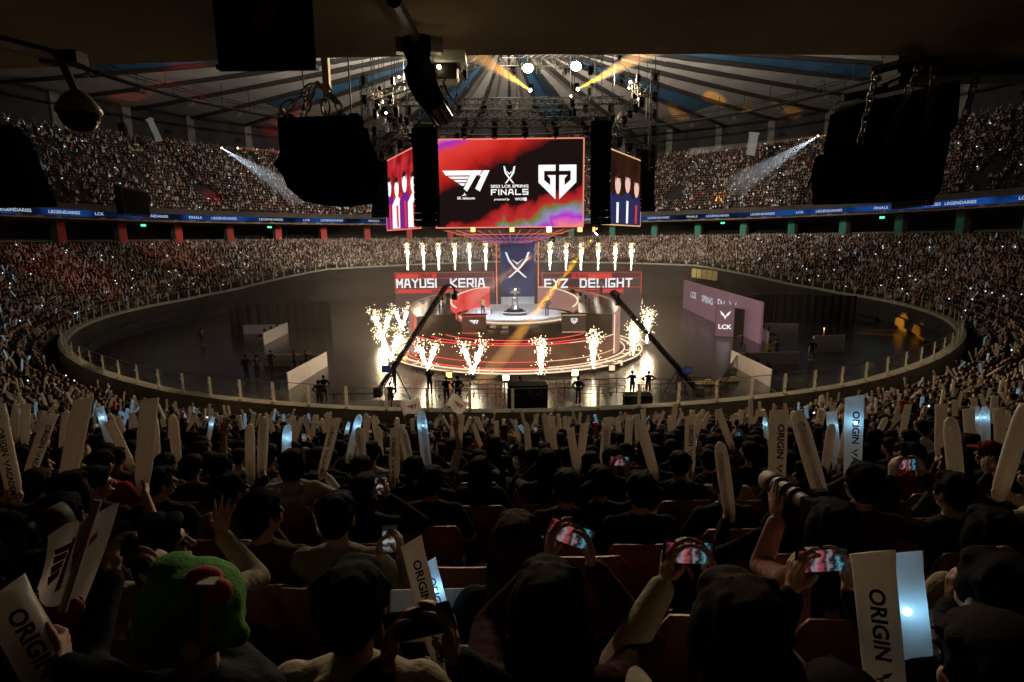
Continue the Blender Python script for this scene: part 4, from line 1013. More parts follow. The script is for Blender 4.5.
for i in range(8): barrier((-3.9+2.25*i, 35.2+(.25 if i % 2 else 0), 0), 0)
for i in range(7):
    u = i/6; p = Vector((13.3, 35.6, 0)).lerp(Vector((15.6, 36.8, 0)), u*2) if False else Vector((14.0+.9*i, 35.9+1.7*i, 0)); barrier(p, math.radians(58))
# wooden-topped camera platform with monitors near the barrier
def case(p, s, lab, name='flight_case', m='blackplastic', rz=0.0):
    t = thing(name, lab, 'case', p, rz)
    MB().box((0, 0, s[2]/2), s).build('case_body', M[m], t, bevel=.03)
    for z in (.03, s[2]-.03): MB().box((0, 0, z), (s[0]+.03, s[1]+.03, .05)).build('edge_rail', M['steel'], t)
    for sg in (-1, 1): MB().tube([(sg*s[0]*.25-.1, -s[1]/2-.01, s[2]*.6), (sg*s[0]*.25-.1, -s[1]/2-.05, s[2]*.62), (sg*s[0]*.25+.1, -s[1]/2-.05, s[2]*.62), (sg*s[0]*.25+.1, -s[1]/2-.01, s[2]*.6)], .015, 5).build('handle', M['steel'], t)
case((.9, 32.8, 0), (2.4, 1.0, 1.5), 'big black flight case in front of the barriers at the middle')
case((7.3, 31.6, 0), (1.6, .8, 1.1), 'black flight case under the seated camera operator at right of centre')
case((17.3, 34.2, 0), (1.6, 1.2, .5), 'low black case between the yellow sheets near the right crane')
for i, (px, py) in enumerate(((705, 383), (729, 380))):
    p = PZ(px, py, .1); t = tag(MB().ell((0, 0, 0), (.75, .5, .16), 14, 7).ell((.3, .1, .08), (.35, .3, .16), 12, 6).build('yellow_cover', M['yellow']), f'yellow crumpled cover on the floor near the right crane, {ordw(i+1)} from left', 'cover', 'yellow covers on the floor'); t.location = p
a, b = PZ(330, 407, 1.6), PZ(392, 408, 1.6)
t = thing('camera_platform', 'low black platform edged by an orange light strip just inside the near ring wall', 'platform', ((a.x+b.x)/2, a.y+1.2, 0)); w = b.x-a.x
MB().box((0, 0, 1.2), (w, 2.0, .2)).build('deck', M['black'], t); MB().box((0, -1.02, 1.32), (w, .05, .06)).build('light_strip', M['orange'], t); MB().rod((-w/2, -.9, 2.2), (w/2, -.9, 2.2), .03).build('guard_bar', M['black'], t)
for x in (-w*.45, w*.45):
    for y in (-.8, .8): MB().box((x, y, .55), (.1, .1, 1.1)).build('leg', M['black'], t)
    MB().rod((x, -.9, 1.3), (x, -.9, 2.2), .03).build('guard_post', M['black'], t)
# hanging pale banner tube and light masts by the upper stands
for px, py, d, lab in ((752, 145, 112, 'pale lit glass box hanging before the upper stand at right'), (155, 131, 108, 'slanted pale lit panel above the upper stand at left')):
    p = P(px, py, d); t = tag(MB().box((0, 0, 0), (1.5 if px > 500 else .8, .7, 3.8)).box((0, 0, 2.1), (1.8 if px > 500 else 1.0, .9, .3)).build('hanging_light_panel', mat('pale_panel', (.3, .33, .33), .4, emit=(.5, .65, .68), es=.05)), lab, 'panel'); t.location = p; t.rotation_euler = (0, .12 if px > 500 else -.35, 0)
#@@PART5
# ------------------------------------------------------------------ people
def blob(parts, voxel, smooth=2, deci=1.0):
    mb = MB()
    for p in parts:
        if p[0] == 'c':
            _, a, b, ra, rb = p; n = 10 if max(ra, rb) > .02 else 7
            mb.rod(a, b, ra, rb, n)
            mb.ell(a, (ra, ra, ra), n, 6); mb.ell(b, (rb, rb, rb), n, 6)
        else:
            mb.ell(p[1], p[2], 14, 9, p[3] if len(p) > 3 else None)
    me = mb.mesh('blob'); o = bpy.data.objects.new('blob', me); COL.objects.link(o)
    r = o.modifiers.new('r', 'REMESH'); r.mode = 'VOXEL'; r.voxel_size = voxel; r.use_smooth_shade = True
    s = o.modifiers.new('s', 'SMOOTH'); s.iterations = smooth; s.factor = .5
    if deci < 1: dm = o.modifiers.new('d', 'DECIMATE'); dm.ratio = deci
    dg = bpy.context.evaluated_depsgraph_get(); out = bpy.data.meshes.new_from_object(o.evaluated_get(dg))
    bpy.data.objects.remove(o); bpy.data.meshes.remove(me)
    out.materials.clear(); out.polygons.foreach_set('use_smooth', [True]*len(out.polygons))
    return out
V = Vector
HEAD = V((0, .012, 1.2))
def hand_parts(W, f, s, n, curl, thumb=1.0, spread=.14):
    f, s, n = V(f).normalized(), V(s).normalized(), V(n).normalized(); P_ = []
    K = []
    for i in range(4):
        o = .031-.0205*i
        k = W+f*(.088-.006*abs(i-1.2))+s*o; K.append(k)
        P_.append(('c', W+f*.012+s*o*.55, k, .0145, .0115))
    P_.append(('e', W+f*.045+n*.004, (.022, .022, .022)))
    for i, L_ in enumerate((.072, .082, .075, .058)):
        sp = (1.5-i)*spread*.35; p = K[i]; th = curl*.55+.05*i; fd = (f+s*sp).normalized()
        for seg, fr in enumerate((.45, .31, .24)):
            d = fd*math.cos(th)+n*math.sin(th); q = p+d*L_*fr
            P_.append(('c', p, q, .0096-.0008*seg, .0090-.0009*seg)); p = q; th += curl*(.75, .6, .5)[seg]
    p = W+f*.026+s*.026; d = (f*.62+s*.72+n*.3*thumb).normalized(); q = p+d*.042
    P_.append(('c', p-s*.012, q, .0135, .0105)); d2 = (f*.85+s*.25+n*.45*thumb).normalized(); P_.append(('c', q, q+d2*.034, .0102, .0085))
    return P_
def ik(S, W, sg, l1=.285, l2=.265, pole=None):
    d = W-S; L_ = d.length; mx = l1+l2-.012
    if L_ > mx: W = S+d*(mx/L_); d = W-S; L_ = mx
    d.normalize(); a = (l1*l1-l2*l2+L_*L_)/(2*L_); h = math.sqrt(max(0, l1*l1-a*a))
    pole = V(pole) if pole else V((sg*.75, -.15, -.7)); pole = (pole-d*pole.dot(d)).normalized()
    return S+d*a+pole*h, W
def figure(L, R, voxel=.0095, stand=False, lean=0.0, turn=0.0, tilt=0.0, short=False, hood=False, female=False, deci=.35, stride=0.0):
    """L, R: (hand position, mode) in the figure's own frame (+Y forward, Z up, origin on the step below the feet)"""
    body, top, tro = [], [], []
    lift = .42 if stand else 0.0
    up = V((0, 0, lift)); k = .93 if female else 1.0
    Rl = Matrix.Rotation(lean, 3, 'X'); hipc = V((0, 0, .52))
    T = lambda p: (Rl @ (V(p)-hipc))+hipc+up
    Rh = Matrix.Rotation(turn, 3, 'Z') @ Matrix.Rotation(tilt, 3, 'X')
    hc = T(HEAD)
    Hh = lambda p: hc+Rh @ (V(p)-HEAD)
    def E(lst, c, r, R_=Rl): lst.append(('e', c, r, R_))
    for lst, g in ((body, 0), (top, .014)):
        E(lst, T((0, -.005, .86)), (.155*k+g, .105+g, .20+g)); E(lst, T((0, .005, .66)), (.14*k+g, .10+g, .17+g)); E(lst, T((0, -.01, .985)), (.165*k+g, .075+g, .065+g))
        for sg in (-1, 1): E(lst, T((sg*.168*k, -.01, .965)), (.06+g, .06+g, .062+g))
        if female: E(lst, T((0, .075, .86)), (.11+g, .055+g, .06+g))
    for lst, g in ((body, 0), (tro, .014)): E(lst, T((0, -.015, .53)), (.16+g, .13+g, .12+g))
    E(top, T((0, 0, .56)), (.175, .145, .09))
    body.append(('c', T((0, -.015, 1.0)), hc+Rh @ V((0, -.02, -.06)), .055*k, .05*k)); top.append(('c', T((0, -.015, .99)), T((0, -.012, 1.035)), .075, .064))
    for c, r in (((0, -.012, 1.228), (.074, .092, .086)), ((0, .03, 1.165), (.06, .062, .07)), ((0, .055, 1.112), (.034, .032, .026)), ((0, .07, 1.218), (.056, .022, .022)), ((.036, .066, 1.165), (.022, .022, .03)), ((-.036, .066, 1.165), (.022, .022, .03)), ((0, .098, 1.133), (.022, .012, .007)), ((0, .097, 1.122), (.02, .011, .007))):
        body.append(('e', Hh(c), r, Rh))
    body.append(('c', Hh((0, .094, 1.205)), Hh((0, .116, 1.172)), .009, .014))
    for sg in (-1, 1): body.append(('e', Hh((sg*.079, -.004, 1.185)), (.011, .022, .033), Rh @ Matrix.Rotation(sg*.35, 3, 'Z')))
    hands = []
    for sg, spec in ((-1, L), (1, R)):
        S = T((sg*.178*k, -.01, .972)); W0, mode = V(spec[0])+up, spec[1]
        El, W = ik(S, W0, sg, pole=spec[2] if len(spec) > 2 else None)
        fa = (W-El).normalized()
        body.append(('c', S, El, .047*k, .038*k)); body.append(('c', El, W, .038*k, .026*k)); body.append(('e', El.lerp(W, .3), (.042*k,)*3))
        if short: top.append(('c', S, S.lerp(El, .72), .066, .062))
        else: top.append(('c', S, El, .064, .052)); top.append(('c', El, El.lerp(W, .93), .052, .04))
        if mode == 'grip':      # upright fist, thumb uppermost
            f = V((-sg*.45, .85, .1)); s = V((0, 0, 1)); ax = V((-sg*.15+sg*.3, .12, 1)) if True else s
            s = (s-f*s.dot(f)).normalized(); n = V((-sg*1.0, -.3, 0)); n = (n-f*n.dot(f)-s*n.dot(s)).normalized()
            body += hand_parts(W, f, s, n, 1.35, 1.0); axp = W+f.normalized()*.075+n*.03; hands.append((axp, sg))
        elif mode == 'phone':   # side hold of a phone: fingers behind, thumb in front
            f = V((-sg*.12, .12, 1)); s = V((0, -1, .1)); n = V((-sg, .1, 0))
            body += hand_parts(W, f, s, n, .75, 1.0); hands.append((W+f.normalized()*.075+n*.03, sg))
        elif mode == 'open':
            f = V((sg*.1, .1, 1)); s = V((-sg, .1, 0)); n = V((0, 1, -.1)); body += hand_parts(W, f, s, n, .22, .4, .55); hands.append((W+f*.1, sg))
        elif mode == 'clap':
            f = V((0, .5, .85)); s = V((0, -.8, .5)); n = V((-sg, 0, 0)); body += hand_parts(W, f, s, n, .15, .3, .3); hands.append((W, sg))
        else:
            f = (fa+V((0, .2, -.15))).normalized(); s = V((-sg, .1, .2)); s = (s-f*s.dot(f)).normalized(); n = V((0, -.2, -1)); n = (n-f*n.dot(f)-s*n.dot(s)).normalized()
            body += hand_parts(W, f, s, n, .5, .6); hands.append((W+f*.08+n*.02, sg))
    for sg in (-1, 1):
        if stand:
            hip, kn, an, toe = V((sg*.09, -.01, .93)), V((sg*.1, .03+sg*stride*.5, .50)), V((sg*.105, -.03+sg*stride, .09)), V((sg*.13, .12+sg*stride, .035))
        else:
            hip, kn, an, toe = V((sg*.09, .0, .50)), V((sg*.12, .42, .50)), V((sg*.12, .36, .09)), V((sg*.14, .5, .035))
        body += [('c', hip, kn, .08, .052), ('c', kn, an, .052, .034), ('c', an-V((0, .03, .045)), toe, .036, .03), ('e', kn.lerp(an, .3)-V((0, .012, 0)), (.052, .055, .08))]
        tro += [('c', hip, kn, .094, .068), ('c', kn, an, .066, .05)]
    if hood: top.append(('e', T((0, -.085, 1.02)), (.10, .06, .065), Rl)); top.append(('e', T((0, -.03, 1.05)), (.085, .075, .03), Rl))
    vt = max(voxel, .009)
    b = blob(body, voxel, 2, deci); b.materials.append(M['skin'])
    t = blob(top, vt*1.2, 3, .5); t.materials.append(M['cloth'])
    r = blob(tro, vt*1.5, 2, .35); r.materials.append(M['trouser'])
    return dict(body=b, top=t, tro=r, hands=hands, head=Matrix.Translation(hc) @ Rh.to_4x4(), stand=stand)
def hair_mesh(kind, voxel=.009):
    ps = []; r = random.Random(hash(kind) % 99 if False else sum(map(ord, kind)))
    E = lambda c, s: ps.append(('e', V(c), s))
    E((0, -.026, .042), (.087, .098, .085)); E((0, -.05, -.01), (.08, .062, .07)); E((0, .045, .085), (.066, .04, .03))
    if kind == 'short':
        for sg in (-1, 1): E((sg*.072, .012, .02), (.02, .03, .045))
        E((0, -.065, -.05), (.055, .035, .04))
    if kind == 'messy':
        E((0, -.02, .06), (.095, .104, .08)); E((0, -.07, -.05), (.065, .04, .05))
    if kind in ('bob', 'long'):
        for sg in (-1, 1): E((sg*.075, -.01, -.03), (.03, .06, .10))
        E((0, -.065, -.06), (.085, .045, .11))
    if kind == 'long':
        for x in (-.065, -.03, 0, .03, .065): ps.append(('c', V((x, -.07, -.05)), V((x*1.35, -.115+abs(x)*.3, -.36-.03*r.random())), .045, .026))
    if kind == 'tail':
        ps.append(('c', V((0, -.11, .05)), V((0, -.15, -.06)), .03, .035)); ps.append(('c', V((0, -.15, -.06)), V((0, -.14, -.22)), .035, .012))
    for i in range(60):          # locks
        a = r.uniform(-2.7, 2.7)+PI*1.5; e = r.uniform(-.2, 1.2)
        p = V((.08*math.cos(a)*math.cos(e), -.026+.092*math.sin(a)*math.cos(e), .042+.079*math.sin(e)))
        if p.y > .05 and p.z < .06: continue
        nr = V((p.x, p.y+.026, p.z-.042)).normalized(); d = V((r.uniform(-.5, .5), r.uniform(-.5, .2), -1)); d = (d-nr*d.dot(nr)*1.02).normalized()
        l = r.uniform(.04, .07) if kind != 'messy' else r.uniform(.05, .085)
        ps.append(('c', p, p+d*l+nr*(.004 if kind == 'messy' else -.002), .013, .007))
    me = blob(ps, voxel, 1, .5); me.materials.append(M['hair']); return me
HAIR = {k: hair_mesh(k) for k in ('short', 'messy', 'bob', 'long', 'tail')}
def cap_mesh():
    ps = [('e', V((0, -.016, .055)), (.092, .106, .08)), ('c', V((-.05, .075, .045)), V((-.04, .15, .03)), .012, .008), ('c', V((.05, .075, .045)), V((.04, .15, .03)), .012, .008), ('c', V((0, .08, .05)), V((0, .165, .035)), .014, .009), ('c', V((-.025, .08, .048)), V((-.02, .16, .034)), .014, .009), ('c', V((.025, .08, .048)), V((.02, .16, .034)), .014, .009), ('e', V((0, -.016, .138)), (.012, .012, .008))]
    me = blob(ps, .007, 1, .5); me.materials.append(M['cloth']); return me
CAPM = cap_mesh()
EYE = MB().ell((-.03, .077, -.005), (.012, .012, .012), 8, 6).mesh('eye', M['eye'], True); EYE2 = MB().ell((.03, .077, -.005), (.012, .012, .012), 8, 6).mesh('eye', M['eye'], True)
HAIRCOL = [(.009, .007, .006), (.009, .007, .006), (.014, .010, .008), (.03, .016, .009), (.006, .0055, .006)]
TOPCOL = [('black', (.012, .012, .013)), ('black', (.016, .015, .015)), ('charcoal', (.035, .034, .034)), ('navy', (.014, .018, .035)), ('grey', (.06, .058, .055)), ('cream', (.5, .44, .33)), ('white', (.62, .6, .56)), ('brown', (.09, .055, .03)), ('red', (.35, .02, .025)), ('olive', (.06, .06, .03))]
TOPW = [24, 20, 14, 10, 9, 6, 7, 5, 2.5, 3]
NP_ = [0]
def person(fig, loc, rz, hair, top, label, cat='person', group=None, haircol=None, scale=1.0, eyes=False, cap=None, garment='jacket', trousers=None):
    b = link('person', fig['body']); b.location = loc; b.rotation_euler = (0, 0, rz); b.scale = (scale,)*3
    tag(b, label, cat, group); NP_[0] += 1
    t = link(garment, fig['top'], b); t.color = (*top, 1)
    link('trousers', fig['tro'], b)
    if hair:
        h = link('hair', HAIR[hair], b); h.matrix_local = fig['head']; h.color = (*(haircol or HAIRCOL[NP_[0] % 5]), 1)
    if cap: c = link('cap', CAPM, b); c.matrix_local = fig['head']; c.color = (*cap, 1)
    if eyes:
        for e in (EYE, EYE2): o = link('eye', e, b); o.matrix_local = fig['head']
    return b
# ------------------------------------------------------------------ cheering sticks, phones, seats
def stick_mesh(m, Ls=.62, crimp=.035):
    mb = MB(); prof = [(0, .012, .008), (.02, .028, .022), (.07, .036, .03), (.16, .048, .036), (.5*Ls+.1, .05, .038), (Ls-.05, .05, .036), (Ls-.02, .052, .02), (Ls, .054, .004)]
    n = 14; vs = [(w*math.cos(2*PI*j/n), t*math.sin(2*PI*j/n), z+(.012*math.cos(2*PI*j/n) if z == Ls else 0)) for z, w, t in prof for j in range(n)]
    fs = [(i*n+j, i*n+(j+1) % n, (i+1)*n+(j+1) % n, (i+1)*n+j) for i in range(len(prof)-1) for j in range(n)]+[tuple(range(n-1, -1, -1)), tuple(range((len(prof)-1)*n, len(prof)*n))]
    mb.add(vs, fs); return mb.mesh('cheering_stick', m, True)
SROUND = MB()
def stick_round(m, Ls=.6):
    return MB().lathe([(.006, 0), (.03, .015), (.042, .1), (.046, .3), (.045, Ls-.1), (.036, Ls-.03), (.016, Ls-.004), (.001, Ls)], 14).mesh('cheering_stick', m, True)
SM = {'w': [stick_mesh(M['stick']), stick_round(M['stick'])], 'l': [stick_mesh(M['sticklit']), stick_round(M['sticklit'])], 'r': [stick_round(M['stickred'])]}
LEDM = MB().ell((0, -.036, .47), (.012, .009, .012), 10, 6).mesh('led', M['led'], True)
def vtext(s, size): 
    me = text_mesh(s, size, 0, .0015, 'CENTER', 1.15); me.transform(Matrix.Rotation(PI/2, 4, 'Y')); me.materials.clear(); me.materials.append(M['ink']); return me
VT = [vtext('ORIGIN', .05), vtext('ACADEMY', .042), vtext('LCK', .05)]
vv = MB(); [vv.poly([(x*.052, z*.052) for x, z in p]) for p in LOGO_V]; VV = vv.mesh('emblem', M['ink']); VV.transform(Matrix.Rotation(PI/2, 4, 'Y'))
NST = [0]
def stick(Mw, kind, label, shape=0, text=False, led=True, group=None):
    o = link('cheering_stick', SM[kind][min(shape, len(SM[kind])-1)]); o.matrix_world = Mw; tag(o, label, 'cheering stick', group); NST[0] += 1
    if kind == 'l':
        if led: link('led', LEDM, o)
        lg = light('POINT', 'stick_lamp', (0, 0, .47), .11, (.32, .72, 1), .012); lg.parent = o
    if text:
        a = link('lettering', VT[0], o); a.location = (0, -.0395, .44); e = link('emblem', VV, o); e.location = (0, -.0395, .29); b = link('lettering', VT[1], o); b.location = (0, -.0395, .15)
    return o
def lean_stick(top, low, k, kind, label, shape=0, text=True):
    """a stick whose tip is at top and which points back towards low"""
    ax = V(top)-V(low); b = V(top)-ax.normalized()*.62*k
    return stick(frame(b, ax, CAM-V(top)) @ Matrix.Scale(k, 4), kind, label, shape, text)
def frame(p, axis, face):
    z = V(axis).normalized(); y = -V(face); y = (y-z*y.dot(z)).normalized(); x = y.cross(z)
    m = Matrix((x, y, z)).transposed().to_4x4(); m.translation = V(p); return m
def phone_mats():
    out = []
    for q, stops in enumerate(([(0, (.02, .01, .012)), (.14, (.35, .04, .06)), (.24, (.02, .01, .012)), (.36, (.4, .3, .34)), (.42, (.5, .1, .12)), (.56, (.05, .02, .03)), (.62, (.3, .25, .28)), (.72, (.02, .01, .012)), (.84, (.12, .4, .5)), (.94, (.01, .015, .02))],
                               [(0, (.012, .012, .014)), (.2, (.25, .24, .23)), (.3, (.02, .02, .02)), (.42, (.5, .47, .45)), (.55, (.08, .075, .07)), (.7, (.3, .28, .26)), (.82, (.015, .015, .016))],
                               [(0, (.01, .015, .02)), (.3, (.06, .12, .15)), (.45, (.02, .03, .04)), (.6, (.12, .2, .24)), (.8, (.01, .02, .03))])):
        m = emat(f'phone_screen_{q}', (1, 1, 1), .55, 'NONE'); nt = m.node_tree; e = nt.nodes['Emission']; L_ = nt.links.new
        tc = nt.nodes.new('ShaderNodeTexCoord'); sp = nt.nodes.new('ShaderNodeSeparateXYZ'); L_(tc.outputs['Generated'], sp.inputs[0])
        no = nt.nodes.new('ShaderNodeTexNoise'); no.inputs['Scale'].default_value = 60; L_(tc.outputs['Object'], no.inputs['Vector'])
        ad = nt.nodes.new('ShaderNodeMath'); ad.operation = 'MULTIPLY_ADD'; L_(no.outputs['Fac'], ad.inputs[0]); ad.inputs[1].default_value = .28; L_(sp.outputs['X'], ad.inputs[2])
        sb = nt.nodes.new('ShaderNodeMath'); sb.operation = 'SUBTRACT'; L_(ad.outputs[0], sb.inputs[0]); sb.inputs[1].default_value = .14
        r = nt.nodes.new('ShaderNodeValToRGB'); r.color_ramp.interpolation = 'EASE'; el = r.color_ramp.elements
        while len(el) < len(stops): el.new(.5)
        for x, (p_, c_) in zip(el, stops): x.position = p_; x.color = (*c_, 1)
        L_(sb.outputs[0], r.inputs[0]); L_(r.outputs[0], e.inputs['Color']); out.append(m)
    return out
PHM = phone_mats(); M['phonedark'] = mat('phone_screen_off', (.01, .011, .013), .15)
PHB = MB().box((0, 0, 0), (.155, .009, .075)).mesh('smartphone', M['blackplastic'])
PHS = [MB().box((0, -.005, 0), (.142, .001, .068)).mesh('screen', m) for m in PHM+[M['phonedark']]]
PHC = MB().box((-.06, .0055, .022), (.028, .003, .028)).mesh('camera_bump', M['blackplastic'])
def phone(Mw, label, scr=0, group='raised phones'):
    o = link('smartphone', PHB); o.matrix_world = Mw; tag(o, label, 'phone', group)
    b = o.modifiers.new('edge', 'BEVEL'); b.width = .003
    link('screen', PHS[scr], o); link('camera_bump', PHC, o); return o
mb = MB(); vs, fs = [], []; nx = 14
for i in range(nx+1):
    u = -1+2*i/nx; x = .235*u; y = -.02+.045*u*u
    hz_ = .965+.018*math.cos(u*PI/2)-.05*max(0, abs(u)-.85)/.15
    for z, yo in ((.46, .07), (.7, .02), (hz_, -.05)):
        for th in (-.011, .011): vs.append((x, y+yo+th-.19, z))
for i in range(nx):
    a = 6*i; b = a+6
    fs += [(a, b, b+2, a+2), (a+2, b+2, b+4, a+4), (a+1, a+3, b+3, b+1), (a+3, a+5, b+5, b+3), (a+4, b+4, b+5, a+5), (a, a+1, b+1, b)]
fs += [(0, 2, 3, 1), (2, 4, 5, 3), (6*nx, 6*nx+1, 6*nx+3, 6*nx+2), (6*nx+2, 6*nx+3, 6*nx+5, 6*nx+4)]
mb.add(vs, fs); SEATB = mb.mesh('backrest', M['seatwood'], True)
SEATP = MB().box((0, .07, .435), (.44, .42, .03)).box((0, .07, .41), (.38, .36, .03)).mesh('seat_pan', M['seatwood'])
SEATL = [MB().box((sg*.22, 0, .22), (.04, .3, .44)).box((sg*.22, -.12, .5), (.035, .05, .3)).box((sg*.22, 0, .01), (.06, .36, .02)).mesh('leg', M['seatmetal']) for sg in (-1, 1)]
SEATS = []
def seat(loc, rz): SEATS.append((V(loc), rz))
# ------------------------------------------------------------------ figures for the near rows
def head_hit(px, py, dz=0.0, hh=1.2):
    """where the ray of a pixel meets the heads of people seated on the sloping stand"""
    v = ray(px, py); lo, hi = .5, 45
    def f(d):
        p = CAM+v*(d/v.y); R = math.hypot(p.x, p.y-68); a = math.atan2(p.x, 68-p.y); return p.z-(zt(R, a)+hh+dz)
    t = lo
    while t < hi and f(t) > 0: t += .05
    p = CAM+v*(t/v.y); return p, math.atan2(p.x, 68-p.y)
def at(px, py, d): return P(px, py, d)
HERO = []   # (x, y) of everyone placed by hand
def hero(px, py, label, hair, top, L=((-.14, .26, .62), 'lap'), R=((.14, .26, .62), 'lap'), d=None, hands=None, yaw=0.0, garment='jacket', haircol=None, cap=None, scale=1.0, eyes=True, seat_=True, **kw):
    if d is None: p, a = head_hit(px, py)
    else: p = P(px, py, d); a = math.atan2(p.x, 68-p.y)
    base = p-V((0, 0, HEAD.z*scale)); rz = a+yaw
    inv = Matrix.Rotation(-rz, 3, 'Z')
    loc = lambda q: (inv @ (V(q)-base))/scale
    if hands:
        LL, RR_ = hands
        if LL: L = (loc(P(*LL[0])), *LL[1:])
        if RR_: R = (loc(P(*RR_[0])), RR_[1])
    fig = figure(L, R, voxel=.0062, deci=.5, **kw)
    b = person(fig, base, rz, hair, top, label, haircol=haircol, cap=cap, scale=scale, eyes=eyes, garment=garment)
    HERO.append((p.x, p.y)); 
    if seat_: seat(base, a)
    Mw = Matrix.Translation(base) @ Matrix.Rotation(rz, 4, 'Z') @ Matrix.Scale(scale, 4)
    return b, fig, Mw
def phone_between(fig, Mw, label, scr=0, portrait=False, tilt=.15):
    (a, _), (b, _) = fig['hands']; a, b = Mw @ a, Mw @ b; c = (a+b)/2; x = (b-a); 
    if portrait: x = V((.05, 0, 1))
    x.normalize(); f = (CAM-c); f.z = 0; f.normalize(); y = -f; y = (y-x*y.dot(x)).normalized(); z = x.cross(y)
    m = Matrix((x, y, z)).transposed().to_4x4(); m.translation = c+V((0, .0, .02)); return phone(m, label, scr)
W_, CR = (.62, .58, .5), (.52, .46, .34); BK = (.013, .013, .014)
b, fig, Mw = hero(352, 608, 'person with short black hair in a cream shirt beside the lettered sticks at lower middle', 'short', CR, R=((.18, .34, .72), 'lap'), hood=True)
b, fig, Mw = hero(548, 612, 'person with long black hair in a red and black top, filming at bottom middle', 'long', (.05, .012, .014), hands=(((548, 560, 1.6), 'phone'), ((592, 566, 1.6), 'phone')), garment='top', female=True)
phone_between(fig, Mw, 'phone with a dim stage picture held up by the long black hair at bottom middle')
b, fig, Mw = hero(738, 634, 'person with long brown hair in a cream jacket, filming right of bottom middle', 'long', CR, hands=(((664, 584, 1.55), 'phone'), ((712, 584, 1.55), 'phone')), haircol=(.035, .02, .012), female=True, scale=1.06, turn=.12)
phone_between(fig, Mw, 'phone in landscape showing the bright stage, held up before the red empty seats')
mb = MB(); lt = letter('lettering', 'The', .05, M['ink'], b, (-.24, -.06, .80), bold=.002)
b, fig, Mw = hero(194, 618, 'person in a green plush hat with a red bow, filming at bottom left', None, (.03, .03, .035), hands=(((112, 574, 1.6), 'phone'), ((150, 572, 1.6), 'phone')))
phone_between(fig, Mw, 'dark phone in landscape held up beside the green plush hat', 3)
hat = blob([('e', V((0, -.015, .045)), (.125, .13, .10)), ('e', V((0, -.03, .0)), (.128, .125, .075)), ('e', V((-.05, .0, .13)), (.05, .06, .03)), ('c', V((-.11, -.02, -.04)), V((.11, -.02, -.04)), .03, .03)], .008, 2); hat.materials.append(M['greenfab'])
ho = link('plush_hat', hat, b); ho.matrix_local = fig['head']
for sg in (-1, 1):
    e = blob([('c', V((sg*.10 if sg < 0 else .03, -.10 if sg > 0 else .02, .0)), V((sg*.15 if sg < 0 else .075, -.15 if sg > 0 else -.01, -.02 if sg < 0 else .012)), .021, .018)], .005, 2); e.materials.append(M['cream']); link('cream_horn', e, ho)
bw = blob([('e', V((.055, -.04, .128)), (.045, .03, .028)), ('e', V((.10, -.06, .105)), (.03, .028, .03)), ('c', V((.075, -.07, .10)), V((.085, -.12, .02)), .012, .014)], .005, 2); bw.materials.append(M['redfab']); link('red_bow', bw, ho)
rbd = MB().box((.085, -.075, .142), (.04, .03, .004)).mesh('bow_label', M['white']); link('bow_label', rbd, ho)
b, fig, Mw = hero(842, 722, 'person in a black hoodie filming at bottom right, head at the photo edge', 'messy', BK, d=1.15, hands=(((792, 592, 1.5), 'phone'), ((850, 590, 1.5), 'phone')), hood=True)
phone_between(fig, Mw, 'phone in landscape with a reddish stage picture beside the big pair of cheering sticks')
b, fig, Mw = hero(452, 800, 'person below the photo edge whose two hands hold up a large dark phone', 'short', BK, d=.86, hands=(((386, 668, 1.1), 'phone'), ((455, 660, 1.1), 'phone')), seat_=False)
phone_between(fig, Mw, 'large dark phone in landscape held by two hands at the bottom edge of the photo', 3)
b, fig, Mw = hero(1003, 690, 'person with messy black hair in a black jacket at the lower right corner', 'messy', BK)
b, fig, Mw = hero(18, 770, 'person at the lower left corner holding a lettered cheering stick', 'short', BK, d=.95, seat_=False, hands=(None, ((58, 668, 1.12), 'grip')))
lean_stick(P(2, 590, 1.2), P(58, 690, 1.1), .9, 'w', 'white lettered cheering stick leaning at the lower left corner of the photo')
b, fig, Mw = hero(890, 790, 'person below the photo edge holding a pair of big cheering sticks at lower right', 'bob', BK, d=.95, seat_=False, hands=(((875, 735, 1.15), 'grip'), ((922, 735, 1.15), 'grip')))
lean_stick(P(872, 552, 1.3), P(889, 725, 1.24), .95, 'w', 'big white cheering stick with black lettering at lower right, unlit one of the nearest pair')
lean_stick(P(900, 553, 1.38), P(921, 728, 1.3), .95, 'l', 'big glowing blue cheering stick at lower right beside the unlit lettered one', 0, False)
lean_stick(P(411, 541, 1.8), P(438, 650, 1.7), .75, 'w', 'white cheering stick with black lettering beside the cream shirt, in front of a glowing one')
lean_stick(P(427, 562, 1.9), P(450, 650, 1.8), .66, 'l', 'glowing cheering stick half hidden behind the white lettered one beside the cream shirt')
lean_stick(P(510, 592, 1.7), P(503, 668, 1.6), .6, 'w', 'white lettered cheering stick leaning by the long black hair at bottom middle')
p = P(428, 615, 1.95); t = tag(MB().box((0, 0, 0), (.29, .006, .19)).build('paper_board', M['whitepanel']), 'white paper board on the seat behind the lettered cheering sticks', 'board'); t.location = p; t.rotation_euler = (-.35, .02, .05)
p = P(955, 640, 1.5); t = tag(MB().box((0, 0, 0), (.2, .006, .12)).build('paper_board', M['whitepanel']), 'grey folded paper at lower right next to the glowing stick', 'board'); t.location = p; t.rotation_euler = (-.6, .5, .2)
